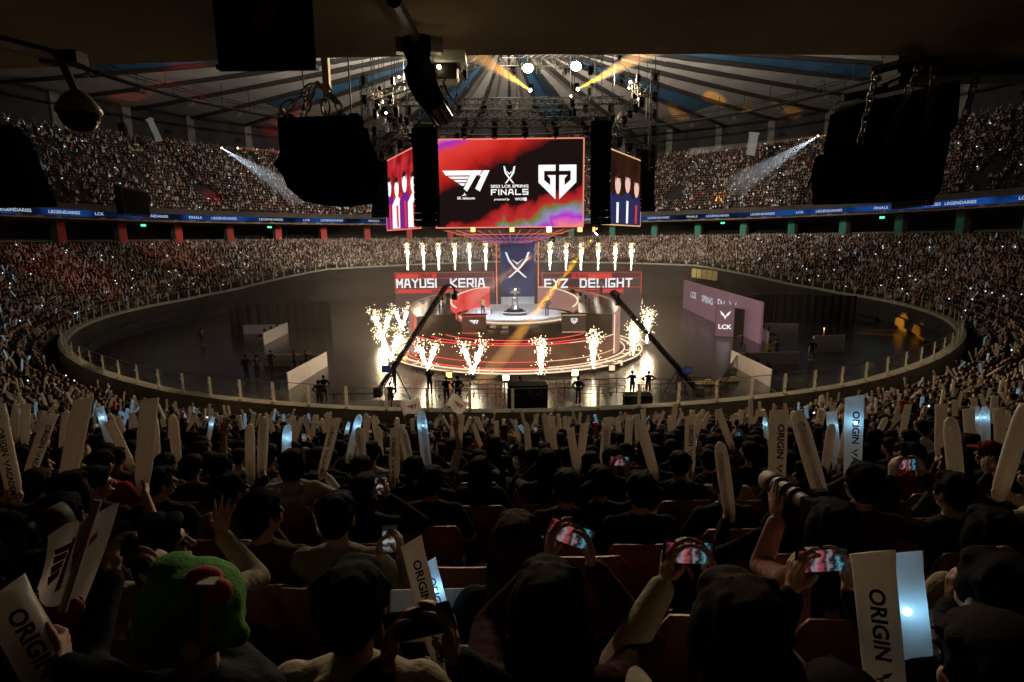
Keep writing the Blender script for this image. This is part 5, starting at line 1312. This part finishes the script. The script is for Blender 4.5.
# second row
b, fig, Mw = hero(337, 517, 'person with short black hair in a pale sweater holding a phone upright, left of middle', 'short', (.30, .27, .22), hands=(((378, 560, 2.45), 'phone'), ((402, 556, 2.45), 'phone')))
phone_between(fig, Mw, 'phone held upright with a grey stage picture in front of the pale sweater', 1, True)
hero(263, 515, 'person with short dark hair and olive scarf beside the pale sweater, second row', 'messy', (.07, .065, .03), turn=-.5)
hero(160, 545, 'person with long dark hair in profile wearing a cream hoodie, left side', 'bob', CR, turn=-1.1, hood=True, R=((.05, .33, 1.06), 'open'))
hero(516, 546, 'person with shoulder length black hair in a dark top at middle of the second row', 'long', BK, female=True)
hero(833, 530, 'person with long teal-black hair and pink sleeves reaching forward, right side', 'long', (.55, .3, .28), haircol=(.012, .022, .026), hands=(((777, 520, 2.3), 'clap', (-.15, -.3, -1)), None), female=True)
b, fig, Mw = hero(1000, 600, 'person in black raising a phone with both hands at the right edge', 'short', BK, hands=(((965, 572, 1.9), 'phone'), ((1010, 560, 1.9), 'phone')))
phone_between(fig, Mw, 'dim phone held up by two hands near the right edge of the photo', 2)
hero(60, 520, 'dark haired person in black beside the big camera lens at left', 'messy', BK)
hero(418, 560, 'person in black slumped low behind the upright phone', 'short', BK, d=2.25) if False else None
# third and fourth rows
b, fig, Mw = hero(431, 482, 'person with short black hair in a black tee shirt with a white tick mark', 'short', BK, short=True, garment='shirt')
sw = [(-.06, .0), (-.045, -.022), (-.03, -.022), (.075, .02), (-.03, -.005)]
o = MB().poly(sw).build('tick_mark', M['white'], b); o.location = (.04, -.132, .87)
hero(566, 487, 'person with short hair and glasses in a dark collared jacket, right of middle', 'short', (.02, .02, .022))
hero(640, 491, 'person with cropped black hair in a black jacket, alone behind the red empty seats', 'short', BK)
hero(96, 484, 'person with dark hair turned sideways, before a group of sticks at left', 'messy', BK, turn=-.9)
hero(160, 483, 'person with glasses and dark hair, beside the one turned sideways at left', 'short', BK, turn=-.6)
hero(233, 490, 'person with short dark hair in a pale collar beside the raised bare arm', 'short', (.14, .13, .11), turn=-.5)
hero(480, 470, 'person with long straight black hair in a dark top, fourth row near the middle', 'long', BK, female=True)
hero(534, 460, 'person with round black hair in a dark top, fourth row at the middle', 'messy', BK)
b, fig, Mw = hero(808, 478, 'person in a black jersey with grey back lettering, right side', 'short', BK, turn=.5)
letter('lettering', 'FAKER', .075, mat('grey_print', (.22, .21, .2), .7), b, (0, -.134, .9), bold=.002)
b, fig, Mw = hero(192, 468, 'person waving one bare arm with open hand above the crowd at left', 'messy', (.05, .05, .03), R=((.27, .12, 1.5), 'open', (.7, -.2, -.2)), short=True)
b, fig, Mw = hero(440, 452, 'person in a white shirt raising one bare arm near the middle', 'short', W_, R=((.2, .15, 1.48), 'open', (.7, -.2, -.2)), short=True)
b, fig, Mw = hero(365, 492, 'person in dark clothes holding an upright lit phone, left of middle', 'bob', BK, hands=(((374, 500, 3.3), 'phone'), ((388, 498, 3.3), 'phone')))
phone_between(fig, Mw, 'upright phone with a lit picture among dark heads left of middle', 1, True)
b, fig, Mw = hero(600, 482, 'person in a dark jacket holding a bright phone above the heads', 'short', BK, hands=(((611, 474, 3.8), 'phone'), ((628, 474, 3.8), 'phone')))
phone_between(fig, Mw, 'bright phone with pinkish stage picture right of the middle', 0)
# telephoto cameras
def tele(p0, p1, r, lab):
    p0, p1 = V(p0), V(p1); t = thing('telephoto_camera', lab, 'camera', p0); v = p1-p0; L_ = v.length; d = v/L_
    mb = MB(); mb.rod(v*.0, v*.35, r*.6, r*.7, 18); mb.rod(v*.35, v*.7, r*.72, r*.85, 18); mb.rod(v*.7, v, r, r*1.06, 18); mb.build('lens_barrel', M['lens'], t, True)
    for f in (.33, .5, .68): MB().rod(v*f, v*(f+.05), r*1.08*(.75+.3*f), r*1.08*(.75+.3*f), 18).build('grip_ring', M['black'], t)
    q = d.to_track_quat('Y', 'Z').to_matrix().to_4x4(); bd = MB().box((0, -.05, 0), (.15, .08, .12), 0, q).box((0, -.05, .07), (.07, .07, .05), 0, q).build('camera_body', M['blackplastic'], t, bevel=.01)
tele(P(-25, 562, 1.75), P(68, 515, 2.0), .055, 'big grey telephoto lens with black rings pointing inward at the left edge')
tele(P(815, 508, 2.3), P(768, 480, 2.75), .05, 'grey-green telephoto lens held by a photographer right of middle')
# waving team flag on a pole
fp = [P(62, 612, 1.02), P(98, 500, 1.12)]
t = thing('team_flag', 'white flag with a red emblem on a thin pole waved at lower left', 'flag', fp[0])
MB().rod((0, 0, 0), fp[1]-fp[0], .008, n=8).build('pole', M['white'], t)
A_, B_, C_, D_ = P(92, 505, 1.1), P(116, 506, 1.16), P(82, 606, 1.08), P(30, 594, 0.98)
E_ = P(48, 536, 1.0)
mb = MB(); N = 12; vs = []
for i in range(N+1):
    for j in range(N+1):
        u, w = i/N, j/N; p = (E_.lerp(B_, u)).lerp(D_.lerp(C_, u), w); p = p+V((0, .018*math.sin(u*7+w*2), .006*math.sin(u*9)))-fp[0]; vs.append(p)
fs = [(i*(N+1)+j, (i+1)*(N+1)+j, (i+1)*(N+1)+j+1, i*(N+1)+j+1) for i in range(N) for j in range(N)]
fo = mb.add(vs, fs).build('flag_cloth', M['flag'], t, True)
def flag_uv(u, w, off=.006): return (E_.lerp(B_, u)).lerp(D_.lerp(C_, u), w)+V((0, .018*math.sin(u*7+w*2)-off, .006*math.sin(u*9)))-fp[0]
mb = MB()
def fq(pts): mb.add([flag_uv(*p) for p in pts], [tuple(range(len(pts)))])
for q in range(4): fq([(.12+.05*q, .38+.11*q), (.45, .2+.1*q), (.48, .27+.1*q), (.2+.05*q, .46+.1*q)])
fq([(.45, .15), (.52, .13), (.56, .75), (.49, .8)]); fq([(.6, .38), (.85, .24), (.86, .33), (.66, .46)])
mb.build('emblem', M['inkred'], fo)
# two small flags near the ring wall
for cx, cy, w, tl, lab in ((411, 407, 20, -.25, 'small white flag with red emblem near the ring wall, the rounder one at left'), (457, 404, 20, .55, 'small white flag with red emblem near the ring wall, tilted like a diamond')):
    p = P(cx, cy, 21.5); s = 21.5/F; t = thing('team_flag', lab, 'flag', p); t.rotation_euler = (0, tl, 0)
    mb = MB(); n = 8; vs = [((-.5+i/n)*w*s, .05*math.sin(i*.9), (-.5+j/n)*15*s+.04*math.sin(i*.8)) for i in range(n+1) for j in range(n+1)]
    mb.add(vs, [(i*(n+1)+j, (i+1)*(n+1)+j, (i+1)*(n+1)+j+1, i*(n+1)+j+1) for i in range(n) for j in range(n)]); f = mb.build('flag_cloth', M['flag'], t, True)
    MB().rod((-.5*w*s, 0, -.9), (-.5*w*s, 0, 7.5*s), .018, n=6).build('pole', M['white'], t); logo('emblem', LOGO_T, .42, M['inkred'], f, (0.05, -.07, 0))
#@@PART6
# ------------------------------------------------------------------ generic seated spectators, rows one to twelve
LAP = ((-.13, .27, .63), 'lap'), ((.13, .27, .63), 'lap')
GEN = {
 'lap': figure(*LAP), 'lap2': figure(((-.1, .3, .7), 'lap'), ((.16, .25, .64), 'lap'), lean=-.12, turn=.3, hood=True),
 'lap3': figure(((-.12, .26, .66), 'lap'), ((.1, .3, .68), 'lap'), turn=-.5, female=True),
 'clap': figure(((-.035, .3, 1.08), 'clap'), ((.035, .3, 1.08), 'clap'), turn=.15),
 'two': figure(((-.22, .3, .93), 'grip'), ((.22, .3, .93), 'grip'), hood=True),
 'two2': figure(((-.1, .33, .9), 'grip'), ((.17, .3, 1.0), 'grip'), turn=-.3, female=True),
 'right': figure(((-.13, .27, .63), 'lap'), ((.24, .26, 1.08), 'grip'), short=True),
 'left': figure(((-.22, .28, 1.02), 'grip'), ((.13, .27, .63), 'lap'), turn=.4),
 'phone': figure(((-.1, .32, 1.16), 'phone'), ((.1, .32, 1.16), 'phone')),
 'tall': figure(((-.1, .3, 1.05), 'lap'), ((.07, .34, 1.18), 'phone'), hood=True),
 'wave': figure(((-.13, .27, .63), 'lap'), ((.26, .14, 1.46), 'open', (.7, -.2, -.2))),
}
STICKS = {'two': (0, 1), 'two2': (0, 1), 'right': (1,), 'left': (0,)}
def tread(R, a):
    k = round((66.75-R)/.85); return zt(66.75-.85*k, a)
cands = []
for k, R in enumerate(ROWS):
    da = .57/R; off = rng.uniform(0, da)
    for i in range(-int(PI/da), int(PI/da)):
        a = off+i*da
        if R < 44.3 or (R > 64.3 and abs(a) > .75): continue
        if abs(((a/.235+.5) % 1)-.5) < .02 and k > 3: continue
        p = polar(R+rng.uniform(-.06, .06), a+rng.uniform(-.08, .08)/R); p.z = zt(R, a)
        q = proj(p+V((0, 0, 1.1)))
        if q is None or not (-40 < q[0] < 1064 and q[1] < 730): continue
        d = (p-CAM).length
        if d < 1.9: continue
        cands.append((d, k, a, p, q))
cands.sort(key=lambda c: c[0])
near, mass = [], []
def empty_gap(k, q): return (k in (0, 1, 2) and 560 < q[0] < 770 and q[1] > 500) or (k == 0) or (k == 1 and 380 < q[0] < 500) or (k == 2 and 470 < q[0] < 525)
EMPTY = []
for c in cands:
    d, k, a, p, q = c
    if d < 9 and any((p.x-h[0])**2+(p.y-h[1])**2 < .40**2 or (abs(p.x-h[0]) < .42 and abs(p.y-h[1]) < .5) for h in HERO): continue
    if empty_gap(k, q): EMPTY.append(c); continue
    (near if len(near) < 296-len(HERO)-22 else mass).append(c)
# row numbers and places from left, heroes apart
rows = {}
for c in near: rows.setdefault(c[1], []).append(c)
hk = list(GEN); NPH = 0
for k, v in sorted(rows.items()):
    v.sort(key=lambda c: c[4][0])
    for idx, (d, k, a, p, q) in enumerate(v):
        r = random.random()
        pst = .16 if k <= 1 else (.42 if k <= 5 else .24)
        if 380 < q[0] < 700 and k <= 3: pst *= .4
        if r < pst: pose = random.choices(['two', 'two2', 'right', 'left'], [4, 3, 2, 2])[0]
        elif r < pst+.08 and k > 1: pose = random.choice(['phone', 'tall'])
        elif r < pst+.13: pose = 'clap'
        elif r < pst+.15 and k > 3: pose = 'wave'
        else: pose = random.choice(['lap', 'lap', 'lap2', 'lap3'])
        cn, cc = random.choices(TOPCOL, TOPW)[0]; hair = random.choices(['short', 'messy', 'bob', 'long', 'tail'], [5, 4, 2, 3, 1])[0]
        cap = None; hw = {'short': 'short hair', 'messy': 'tousled hair', 'bob': 'bobbed hair', 'long': 'long hair', 'tail': 'tied hair'}[hair]
        if random.random() < .05: cap = random.choice([BK, (.3, .02, .02), (.5, .48, .45)]); hw = 'a cap'
        fig = GEN[pose]; sc = random.uniform(.95, 1.05); rz = a+random.uniform(-.18, .18); base = p+V((0, 0, random.uniform(-.03, .05)))
        who = f'{ordw(idx+1)} from left in the {ordw(k+1)} row'
        act = {'two': ' raising two sticks', 'two2': ' raising two sticks', 'right': ' raising a stick', 'left': ' raising a stick', 'phone': ' filming', 'tall': ' holding a phone', 'clap': ' clapping', 'wave': ' waving'}.get(pose, '')
        person(fig, base, rz, hair, cc, f'{cn} clad spectator, {hw}{act}, {who}', group='spectators in the near rows', scale=sc, cap=cap)
        Mw = Matrix.Translation(base) @ Matrix.Rotation(rz, 4, 'Z') @ Matrix.Scale(sc, 4)
        if k <= 6: seat(base, a)
        for hi in STICKS.get(pose, ()):
            hp, sg = fig['hands'][hi]; ax = V((sg*random.uniform(-.1, .35), random.uniform(-.15, .3), 1)); kd = random.choices('wlr', [84, 13, 3])[0]; kd = 'w' if kd == 'r' and k < 7 else kd
            ax = Mw.to_3x3() @ ax; pos = Mw @ hp; pos = pos-ax.normalized()*.05
            cw = {'w': 'white', 'l': 'glowing', 'r': 'red'}[kd]; which = ', '+('left' if sg < 0 else 'right')+' hand' if len(STICKS[pose]) > 1 else ''
            m_ = frame(pos, ax, CAM-pos+V((random.uniform(-1, 1), 0, 0))*d*.4); sf = random.uniform(.9, 1.15); m_ = m_ @ Matrix.Scale(sf, 4)
            stick(m_, kd, f'{cw} cheering stick of the spectator {who}{which}', random.choice((0, 0, 1)), d < 7.5 and kd != 'r' and random.random() < .7)
        if pose in ('phone', 'tall'):
            if pose == 'phone': (h1, _), (h2, _) = fig['hands']; c_ = (h1+h2)/2; x = h2-h1
            else: c_ = fig['hands'][1][0]+V((-.045, .0, .03)); x = V((0, 0, 1))
            c_ = Mw @ c_; x = (Mw.to_3x3() @ x).normalized(); f = Mw.to_3x3() @ V((0, -1, .15)); y = -f; y = (y-x*y.dot(x)).normalized(); z = x.cross(y)
            m_ = Matrix((x, y, z)).transposed().to_4x4(); m_.translation = c_
            phone(m_, f'lit phone of the spectator {who}', random.choice((0, 1, 1, 2)))
# seats: behind the near spectators and empty ones
for d, k, a, p, q in EMPTY:
    if d < 9: seat(p, a)
for j in range(-2, 9): pass
SEATS.sort(key=lambda s: (round((66.75-math.hypot(s[0].x, s[0].y-68))/.85), s[0].x)); cnt = {}
kept = []
for p, a in SEATS:
    if any((p.x-o[0].x)**2+(p.y-o[0].y)**2 < .3**2 for o in kept): continue
    kept.append((p, a))
for p, a in kept[:298]:
    k = round((66.75-math.hypot(p.x, p.y-68))/.85); cnt[k] = cnt.get(k, 0)+1
    t = thing('stadium_seat', f'dark red-brown plywood seat, {ordw(cnt[k])} from left in the {ordw(k+1)} row', 'seat', p, a, 'plywood seats in the near rows')
    link('backrest', SEATB, t); link('seat_pan', SEATP, t)
    for me in SEATL: link('leg', me, t)
# ------------------------------------------------------------------ crew on the floor and people on stage
ST = {'down': figure(((-.22, .06, .55), 'lap'), ((.22, .06, .55), 'lap'), stand=True, turn=.1), 'work': figure(((-.12, .34, .85), 'clap'), ((.12, .34, .9), 'clap'), stand=True, lean=-.1),
      'cam': figure(((-.1, .3, 1.08), 'grip'), ((.1, .28, 1.12), 'grip'), stand=True, stride=.1), 'walk': figure(((-.24, .14, .6), 'lap'), ((.24, -.1, .62), 'lap'), stand=True, stride=.14), 'hip': figure(((-.2, .05, .66), 'lap', (-1, -.2, 0)), ((.2, .05, .66), 'lap', (1, -.2, 0)), stand=True)}
def crew(px, py, pose, top, hair, label, z=0.0, rz=0.0, cname='jacket'):
    p = PZ(px, py, z); return person(ST[pose], p, rz, hair, top, label, garment=cname, group=None)
CW = [(430, 395, 'cam', BK, 'short', 'standing camera operator in black before the barriers, near the left crane', 0, 0),
      (520, 404, 'work', BK, 'short', 'black clad crew member bending by the big flight case at the middle', 0, .3),
      (578, 404, 'down', BK, 'messy', 'burly crew member in black standing alone right of the flight case', 0, -.2),
      (632, 397, 'work', BK, 'short', 'crew member in black leaning forward before the barriers near the right crane', 0, .1),
      (648, 397, 'hip', (.03, .025, .02), 'short', 'crew member with hands on hips before the barriers near the right crane', 0, 0),
      (320, 408, 'down', BK, 'messy', 'dark clad crew member standing at the left end of the orange lit platform', 0, 0),
      (447, 404, 'work', BK, 'short', 'dark clad crew member right of the standing camera operator', 0, 0), (458, 403, 'down', (.02, .02, .02), 'messy', 'dark clad crew member behind the diamond flag', 0, 0),
      (391, 410, 'down', BK, 'short', 'dark clad crew member at the right end of the orange lit platform', 0, 0),
      (272, 372, 'down', BK, 'short', 'tall person in black standing between the two white desks at left', 0, 1.0), (258, 378, 'work', (.10, .05, .03), 'messy', 'person in brown beside the tall one between the left white desks', 0, .6),
      (247, 378, 'down', (.02, .02, .02), 'short', 'person in dark clothes farthest from the stage among the left desk group', 0, .8),
      (295, 372, 'work', (.2, .14, .11), 'long', 'person with long hair at the nearest left white desk', 0, -.8), (307, 372, 'work', (.03, .03, .03), 'messy', 'person in black at the stage end of the nearest left white desk', 0, -.6),
      (325, 402, 'down', BK, 'short', 'dark clad person in front of the nearest left white desk', 0, .5), (203, 345, 'work', (.15, .12, .1), 'short', 'person seated far left on the dark floor beside the wall', 0, .8),
      (768, 362, 'down', (.55, .38, .02), 'short', 'person in a yellow jacket standing at the nearest right white desk', 0, .4), (776, 360, 'work', (.02, .02, .02), 'short', 'person in black next to the yellow jacket at the right white desk', 0, .3),
      (811, 360, 'down', BK, 'messy', 'person in black standing between right white desks and the lone board', 0, 0), (741, 352, 'work', (.08, .07, .06), 'short', 'person at the stage end of the right white desks', 0, .4),
      (483, 316, 'walk', (.3, .16, .06), 'short', 'performer in a golden brown outfit walking on the white platform', 3.2, PI),
      (547, 316, 'down', (.03, .03, .04), 'short', 'performer in dark clothes on the white platform at the yellow beam', 3.2, PI),
      (595, 321, 'work', (.55, .5, .45), 'short', 'person in white at the shield-emblem side of the stage', 2.02, PI), (601, 297, 'work', (.4, .38, .36), 'short', 'person seated up in the pink walled player booth', 4.2, 2.4)]
for c in CW: crew(*c[:6], z=c[6], rz=c[7])
# ------------------------------------------------------------------ the mass of the crowd
def arr(me, deci):
    o = link('tmp', me)
    if deci < 1: dm = o.modifiers.new('d', 'DECIMATE'); dm.ratio = deci
    dg = bpy.context.evaluated_depsgraph_get(); m2 = bpy.data.meshes.new_from_object(o.evaluated_get(dg)); m2.calc_loop_triangles()
    v = np.empty(len(m2.vertices)*3, 'f'); m2.vertices.foreach_get('co', v); t = np.empty(len(m2.loop_triangles)*3, 'i'); m2.loop_triangles.foreach_get('vertices', t)
    bpy.data.objects.remove(o); bpy.data.meshes.remove(m2); return v.reshape(-1, 3), t.reshape(-1, 3)
def template(fig, hair, n):
    vs, ts, ms, off = [], [], [], 0
    for me, slot, tg, mm in ((fig['body'], 0, n, None), (HAIR[hair], 1, n*.22, fig['head']), (fig['top'], 2, n*.5, None), (fig['tro'], 3, n*.15, None)):
        v, t = arr(me, min(1, tg/max(1, len(me.polygons)*2)))
        if mm is not None: m = np.array(mm); v = v @ m[:3, :3].T+m[:3, 3]
        vs.append(v); ts.append(t+off); ms.append(np.full(len(t), slot)); off += len(v)
    return np.concatenate(vs), np.concatenate(ts), np.concatenate(ms)
MIDT = [(p, template(GEN[p], h, 620)) for p, h in (('lap', 'short'), ('lap2', 'messy'), ('lap3', 'long'), ('clap', 'short'), ('two', 'messy'), ('two2', 'long'), ('right', 'short'), ('left', 'bob'))]
def far_template(arms):
    vs, ts, ms = [], [], []
    def add(v, f, slot):
        n = sum(len(x) for x in vs); vs.append(np.array(v, 'f')); 
        for q in f:
            for j in range(1, len(q)-1): ts.append((q[0]+n, q[j]+n, q[j+1]+n)); ms.append(slot)
    a, b = [], []
    tor = [((-.2, 0), (-.14, .12), (.14, .12), (.2, 0), (.14, -.11), (-.14, -.11))]
    v = [(x*s, y*s+o, z) for z, s, o in ((.5, .95, 0), (.85, 1.0, 0), (1.02, .8, -.01)) for x, y in tor[0]]
    f = [(i*6+j, i*6+(j+1) % 6, i*6+6+(j+1) % 6, i*6+6+j) for i in range(2) for j in range(6)]+[tuple(range(12, 18))]
    f = [tuple(reversed(q)) if len(q) == 4 else tuple(reversed(q)) for q in f]
    add(v, f, 2)
    hb = MB().ell((0, 0.02, 1.2), (.085, .1, .125), 7, 5); add(hb.v, hb.f, 0)
    hb = MB().ell((0, -.02, 1.24), (.095, .105, .1), 7, 5); add(hb.v, hb.f, 1)
    lb = MB().box((0, .22, .5), (.36, .45, .16)); add(lb.v, lb.f, 3)
    for sg, hp in arms:
        ab = MB().rod((sg*.19, 0, .97), (hp[0]*.6+sg*.1, hp[1]*.5, (hp[2]+.97)*.5-.12), .05, .045, 4, False).rod((hp[0]*.6+sg*.1, hp[1]*.5, (hp[2]+.97)*.5-.12), hp, .045, .035, 4, True); add(ab.v, ab.f, 2)
        hb = MB().ell(hp, (.045, .05, .06), 4, 3); add(hb.v, hb.f, 0)
    return np.concatenate(vs), np.array(ts), np.array(ms)
FART = [('lap', far_template(((-1, (-.13, .27, .66)), (1, (.13, .27, .66))))), ('two', far_template(((-1, (-.22, .32, .95)), (1, (.22, .32, .95))))), ('right', far_template(((-1, (-.13, .27, .66)), (1, (.2, .28, 1.08))))), ('clap', far_template(((-1, (-.04, .3, 1.08)), (1, (.04, .3, 1.08)))))]
for k, R in enumerate(UROWS):
    da = .56/R; off = rng.uniform(0, da)
    for i in range(-int(PI/da), int(PI/da)):
        a = off+i*da
        if abs(((a/.2+.5) % 1)-.5) < .022: continue
        if abs(((a/.4) % 1)-.5) < .06 and k < 9 and k > 3: continue
        p = polar(R, a+rng.uniform(-.1, .1)/R); p.z = zu(R)
        q = proj(p+V((0, 0, 1.1)))
        if q is None or not (-20 < q[0] < 1044 and q[1] > 40): continue
        # thinner seating at the dark outer ends of the upper stand
        if (q[0] < 150 or q[0] > 960) and rng.random() < .45: continue
        if rng.random() < .04: continue
        mass.append(((p-CAM).length, 99, a, p, q))
PAL = [M['skin'], None, None, M['trouser']]
cm = lambda n, c: mat(n, c, .85, bump=.2)
CROWD_M = [M['skin'], cm('crowd_hair', (.018, .014, .012)), cm('crowd_brown_hair', (.05, .03, .018)), M['trouser'], cm('crowd_black', (.014, .014, .015)), cm('crowd_charcoal', (.04, .038, .038)), cm('crowd_navy', (.016, .02, .045)), cm('crowd_grey', (.12, .115, .11)), cm('crowd_cream', (.5, .44, .34)), cm('crowd_white', (.65, .62, .58)), cm('crowd_brown', (.1, .06, .035)), cm('crowd_red', (.35, .03, .03))]
TOPI = [4, 5, 6, 7, 8, 9, 10, 11]; TOPP = np.array([40, 20, 12, 8, 6, 9, 6, 3.]); TOPP /= TOPP.sum()
bufv, buft, bufm = [], [], []; voff = 0
stk = []
groups = {}
for c in mass:
    d = c[0]
    tl = MIDT if d < 34 else FART
    ti = rng.integers(len(tl)) if d < 34 else rng.choice(4, p=[.55, .15, .15, .15])
    groups.setdefault((d < 34, int(ti)), []).append(c)
for (mid, ti), cs in groups.items():
    pose, (tv, tt, tm) = (MIDT if mid else FART)[ti]; N = len(cs)
    pos = np.array([tuple(c[3]) for c in cs]); ang = np.array([c[2] for c in cs])+rng.uniform(-.25, .25, N); s = rng.uniform(.93, 1.07, N)
    ca, sa = np.cos(ang), np.sin(ang)
    x = (tv[None, :, 0]*ca[:, None]-tv[None, :, 1]*sa[:, None])*s[:, None]+pos[:, None, 0]
    y = (tv[None, :, 0]*sa[:, None]+tv[None, :, 1]*ca[:, None])*s[:, None]+pos[:, None, 1]
    z = tv[None, :, 2]*s[:, None]+pos[:, None, 2]+rng.uniform(-.04, .06, N)[:, None]
    bufv.append(np.stack([x, y, z], -1).reshape(-1, 3).astype('f')); n = len(tv)
    buft.append((tt[None]+(np.arange(N)*n)[:, None, None]+voff).reshape(-1, 3)); voff += N*n
    top = rng.choice(TOPI, N, p=TOPP); hr = rng.choice([1, 1, 1, 2], N)
    mm = np.repeat(tm[None], N, 0); lut = np.stack([np.zeros(N, int), hr, top, np.full(N, 3)], 1)
    bufm.append(np.take_along_axis(lut, mm, 1).reshape(-1))
    hands = {'two': ((-1, (-.22, .34, .96)), (1, (.22, .34, .96))), 'two2': ((-1, (-.12, .37, .94)), (1, (.17, .34, 1.03))), 'right': ((1, (.2, .3, 1.1)),), 'left': ((-1, (-.22, .31, 1.05)),), 'clap': ((1, (.03, .33, 1.12)),)}.get(pose, ())
    for i in range(N):
        for sg, h in hands:
            if rng.random() < (.85 if pose == 'clap' else (.62 if mid else .35)): continue
            hx = pos[i]+np.array([(h[0]*ca[i]-h[1]*sa[i])*s[i], (h[0]*sa[i]+h[1]*ca[i])*s[i], h[2]*s[i]])
            stk.append((hx, rng.normal(0, .33), rng.normal(0, .3), cs[i][0]))
def tri_mesh(name, v, t, mi, mats, smooth=True):
    me = bpy.data.meshes.new(name); me.vertices.add(len(v)); me.vertices.foreach_set('co', v.astype('f').ravel())
    me.loops.add(len(t)*3); me.loops.foreach_set('vertex_index', t.astype('i').ravel()); me.polygons.add(len(t))
    me.polygons.foreach_set('loop_start', np.arange(0, len(t)*3, 3, dtype='i'))
    for m in mats: me.materials.append(m)
    me.polygons.foreach_set('material_index', mi.astype('i')); me.polygons.foreach_set('use_smooth', np.full(len(t), smooth)); me.update(calc_edges=True); me.validate()
    return me
cr = link('crowd', tri_mesh('crowd', np.concatenate(bufv), np.concatenate(buft), np.concatenate(bufm), CROWD_M))
tag(cr, 'dense mass of seated spectators filling the round stands around the arena floor', 'crowd', None, 'stuff')
# sticks of the mass
sv = []; sm = []; T8 = []; L8 = [(-.045, -.03, 0), (.045, -.03, 0), (.045, .03, 0), (-.045, .03, 0), (-.05, -.03, .56), (.05, -.03, .56), (.05, .03, .56), (-.05, .03, .56)]
F8 = np.array([(0, 1, 5), (0, 5, 4), (1, 2, 6), (1, 6, 5), (2, 3, 7), (2, 7, 6), (3, 0, 4), (3, 4, 7), (4, 5, 6), (4, 6, 7), (0, 2, 1), (0, 3, 2)])
L8 = np.array(L8); bt = []
for i, (h, rx, ry, d) in enumerate(stk):
    Rm = np.array(Euler((rx, ry, rng.uniform(0, 3))).to_matrix()); sv.append(L8*np.array([1, 1, rng.uniform(.85, 1.15)]) @ Rm.T+h); bt.append(F8+8*i)
    sm += [1 if rng.random() < .07 else (2 if rng.random() < .02 else 0)]*12
so = link('cheering_stick_crowd', tri_mesh('cheering_stick_crowd', np.concatenate(sv), np.concatenate(bt), np.array(sm), [M['stick'], M['sticklitfar'], M['stickred']], False))
tag(so, 'white and glowing cheering sticks held up all over the distant stands', 'cheering sticks', None, 'stuff')
# phone lights sparkling in the stands
pv, pt = [], []
oc = np.array([(1, 0, 0), (-1, 0, 0), (0, 1, 0), (0, -1, 0), (0, 0, 1), (0, 0, -1)])*1.0; of = np.array([(0, 2, 4), (2, 1, 4), (1, 3, 4), (3, 0, 4), (2, 0, 5), (1, 2, 5), (3, 1, 5), (0, 3, 5)])
sel = [c for c in mass if c[0] > 20]; n = 0
for j in rng.choice(len(sel), 420, replace=False):
    c = sel[j]; h = np.array(tuple(polar(math.hypot(c[3].x, c[3].y-68)-.35, c[2], c[3].z+1.15))); pv.append(oc*(.03+.0007*c[0])+h); pt.append(of+6*n); n += 1
po = link('phone_light_crowd', tri_mesh('phone_light_crowd', np.concatenate(pv), np.concatenate(pt), np.zeros(n*8), [emat('phone_torch', (.75, .9, 1), 1.6, 'NONE')]))
tag(po, 'tiny white phone lights scattered through the distant stands', 'phone lights', None, 'stuff')
# ------------------------------------------------------------------ world
w = bpy.data.worlds.new('world'); scn.world = w; w.use_nodes = True
w.node_tree.nodes['Background'].inputs[0].default_value = (.010, .009, .008, 1); w.node_tree.nodes['Background'].inputs[1].default_value = .12
scn.cycles.use_light_tree = True
scn.cycles.max_bounces = 5; scn.cycles.diffuse_bounces = 2; scn.cycles.glossy_bounces = 2; scn.cycles.volume_bounces = 0; scn.cycles.transparent_max_bounces = 12
scn.cycles.sample_clamp_indirect = 3.0
scn.cycles.use_denoising = True
print('people', NP_[0], 'sticks', NST[0], 'seats', len(kept), 'mass', len(mass), 'masssticks', len(stk), 'tris', sum(len(x) for x in buft))
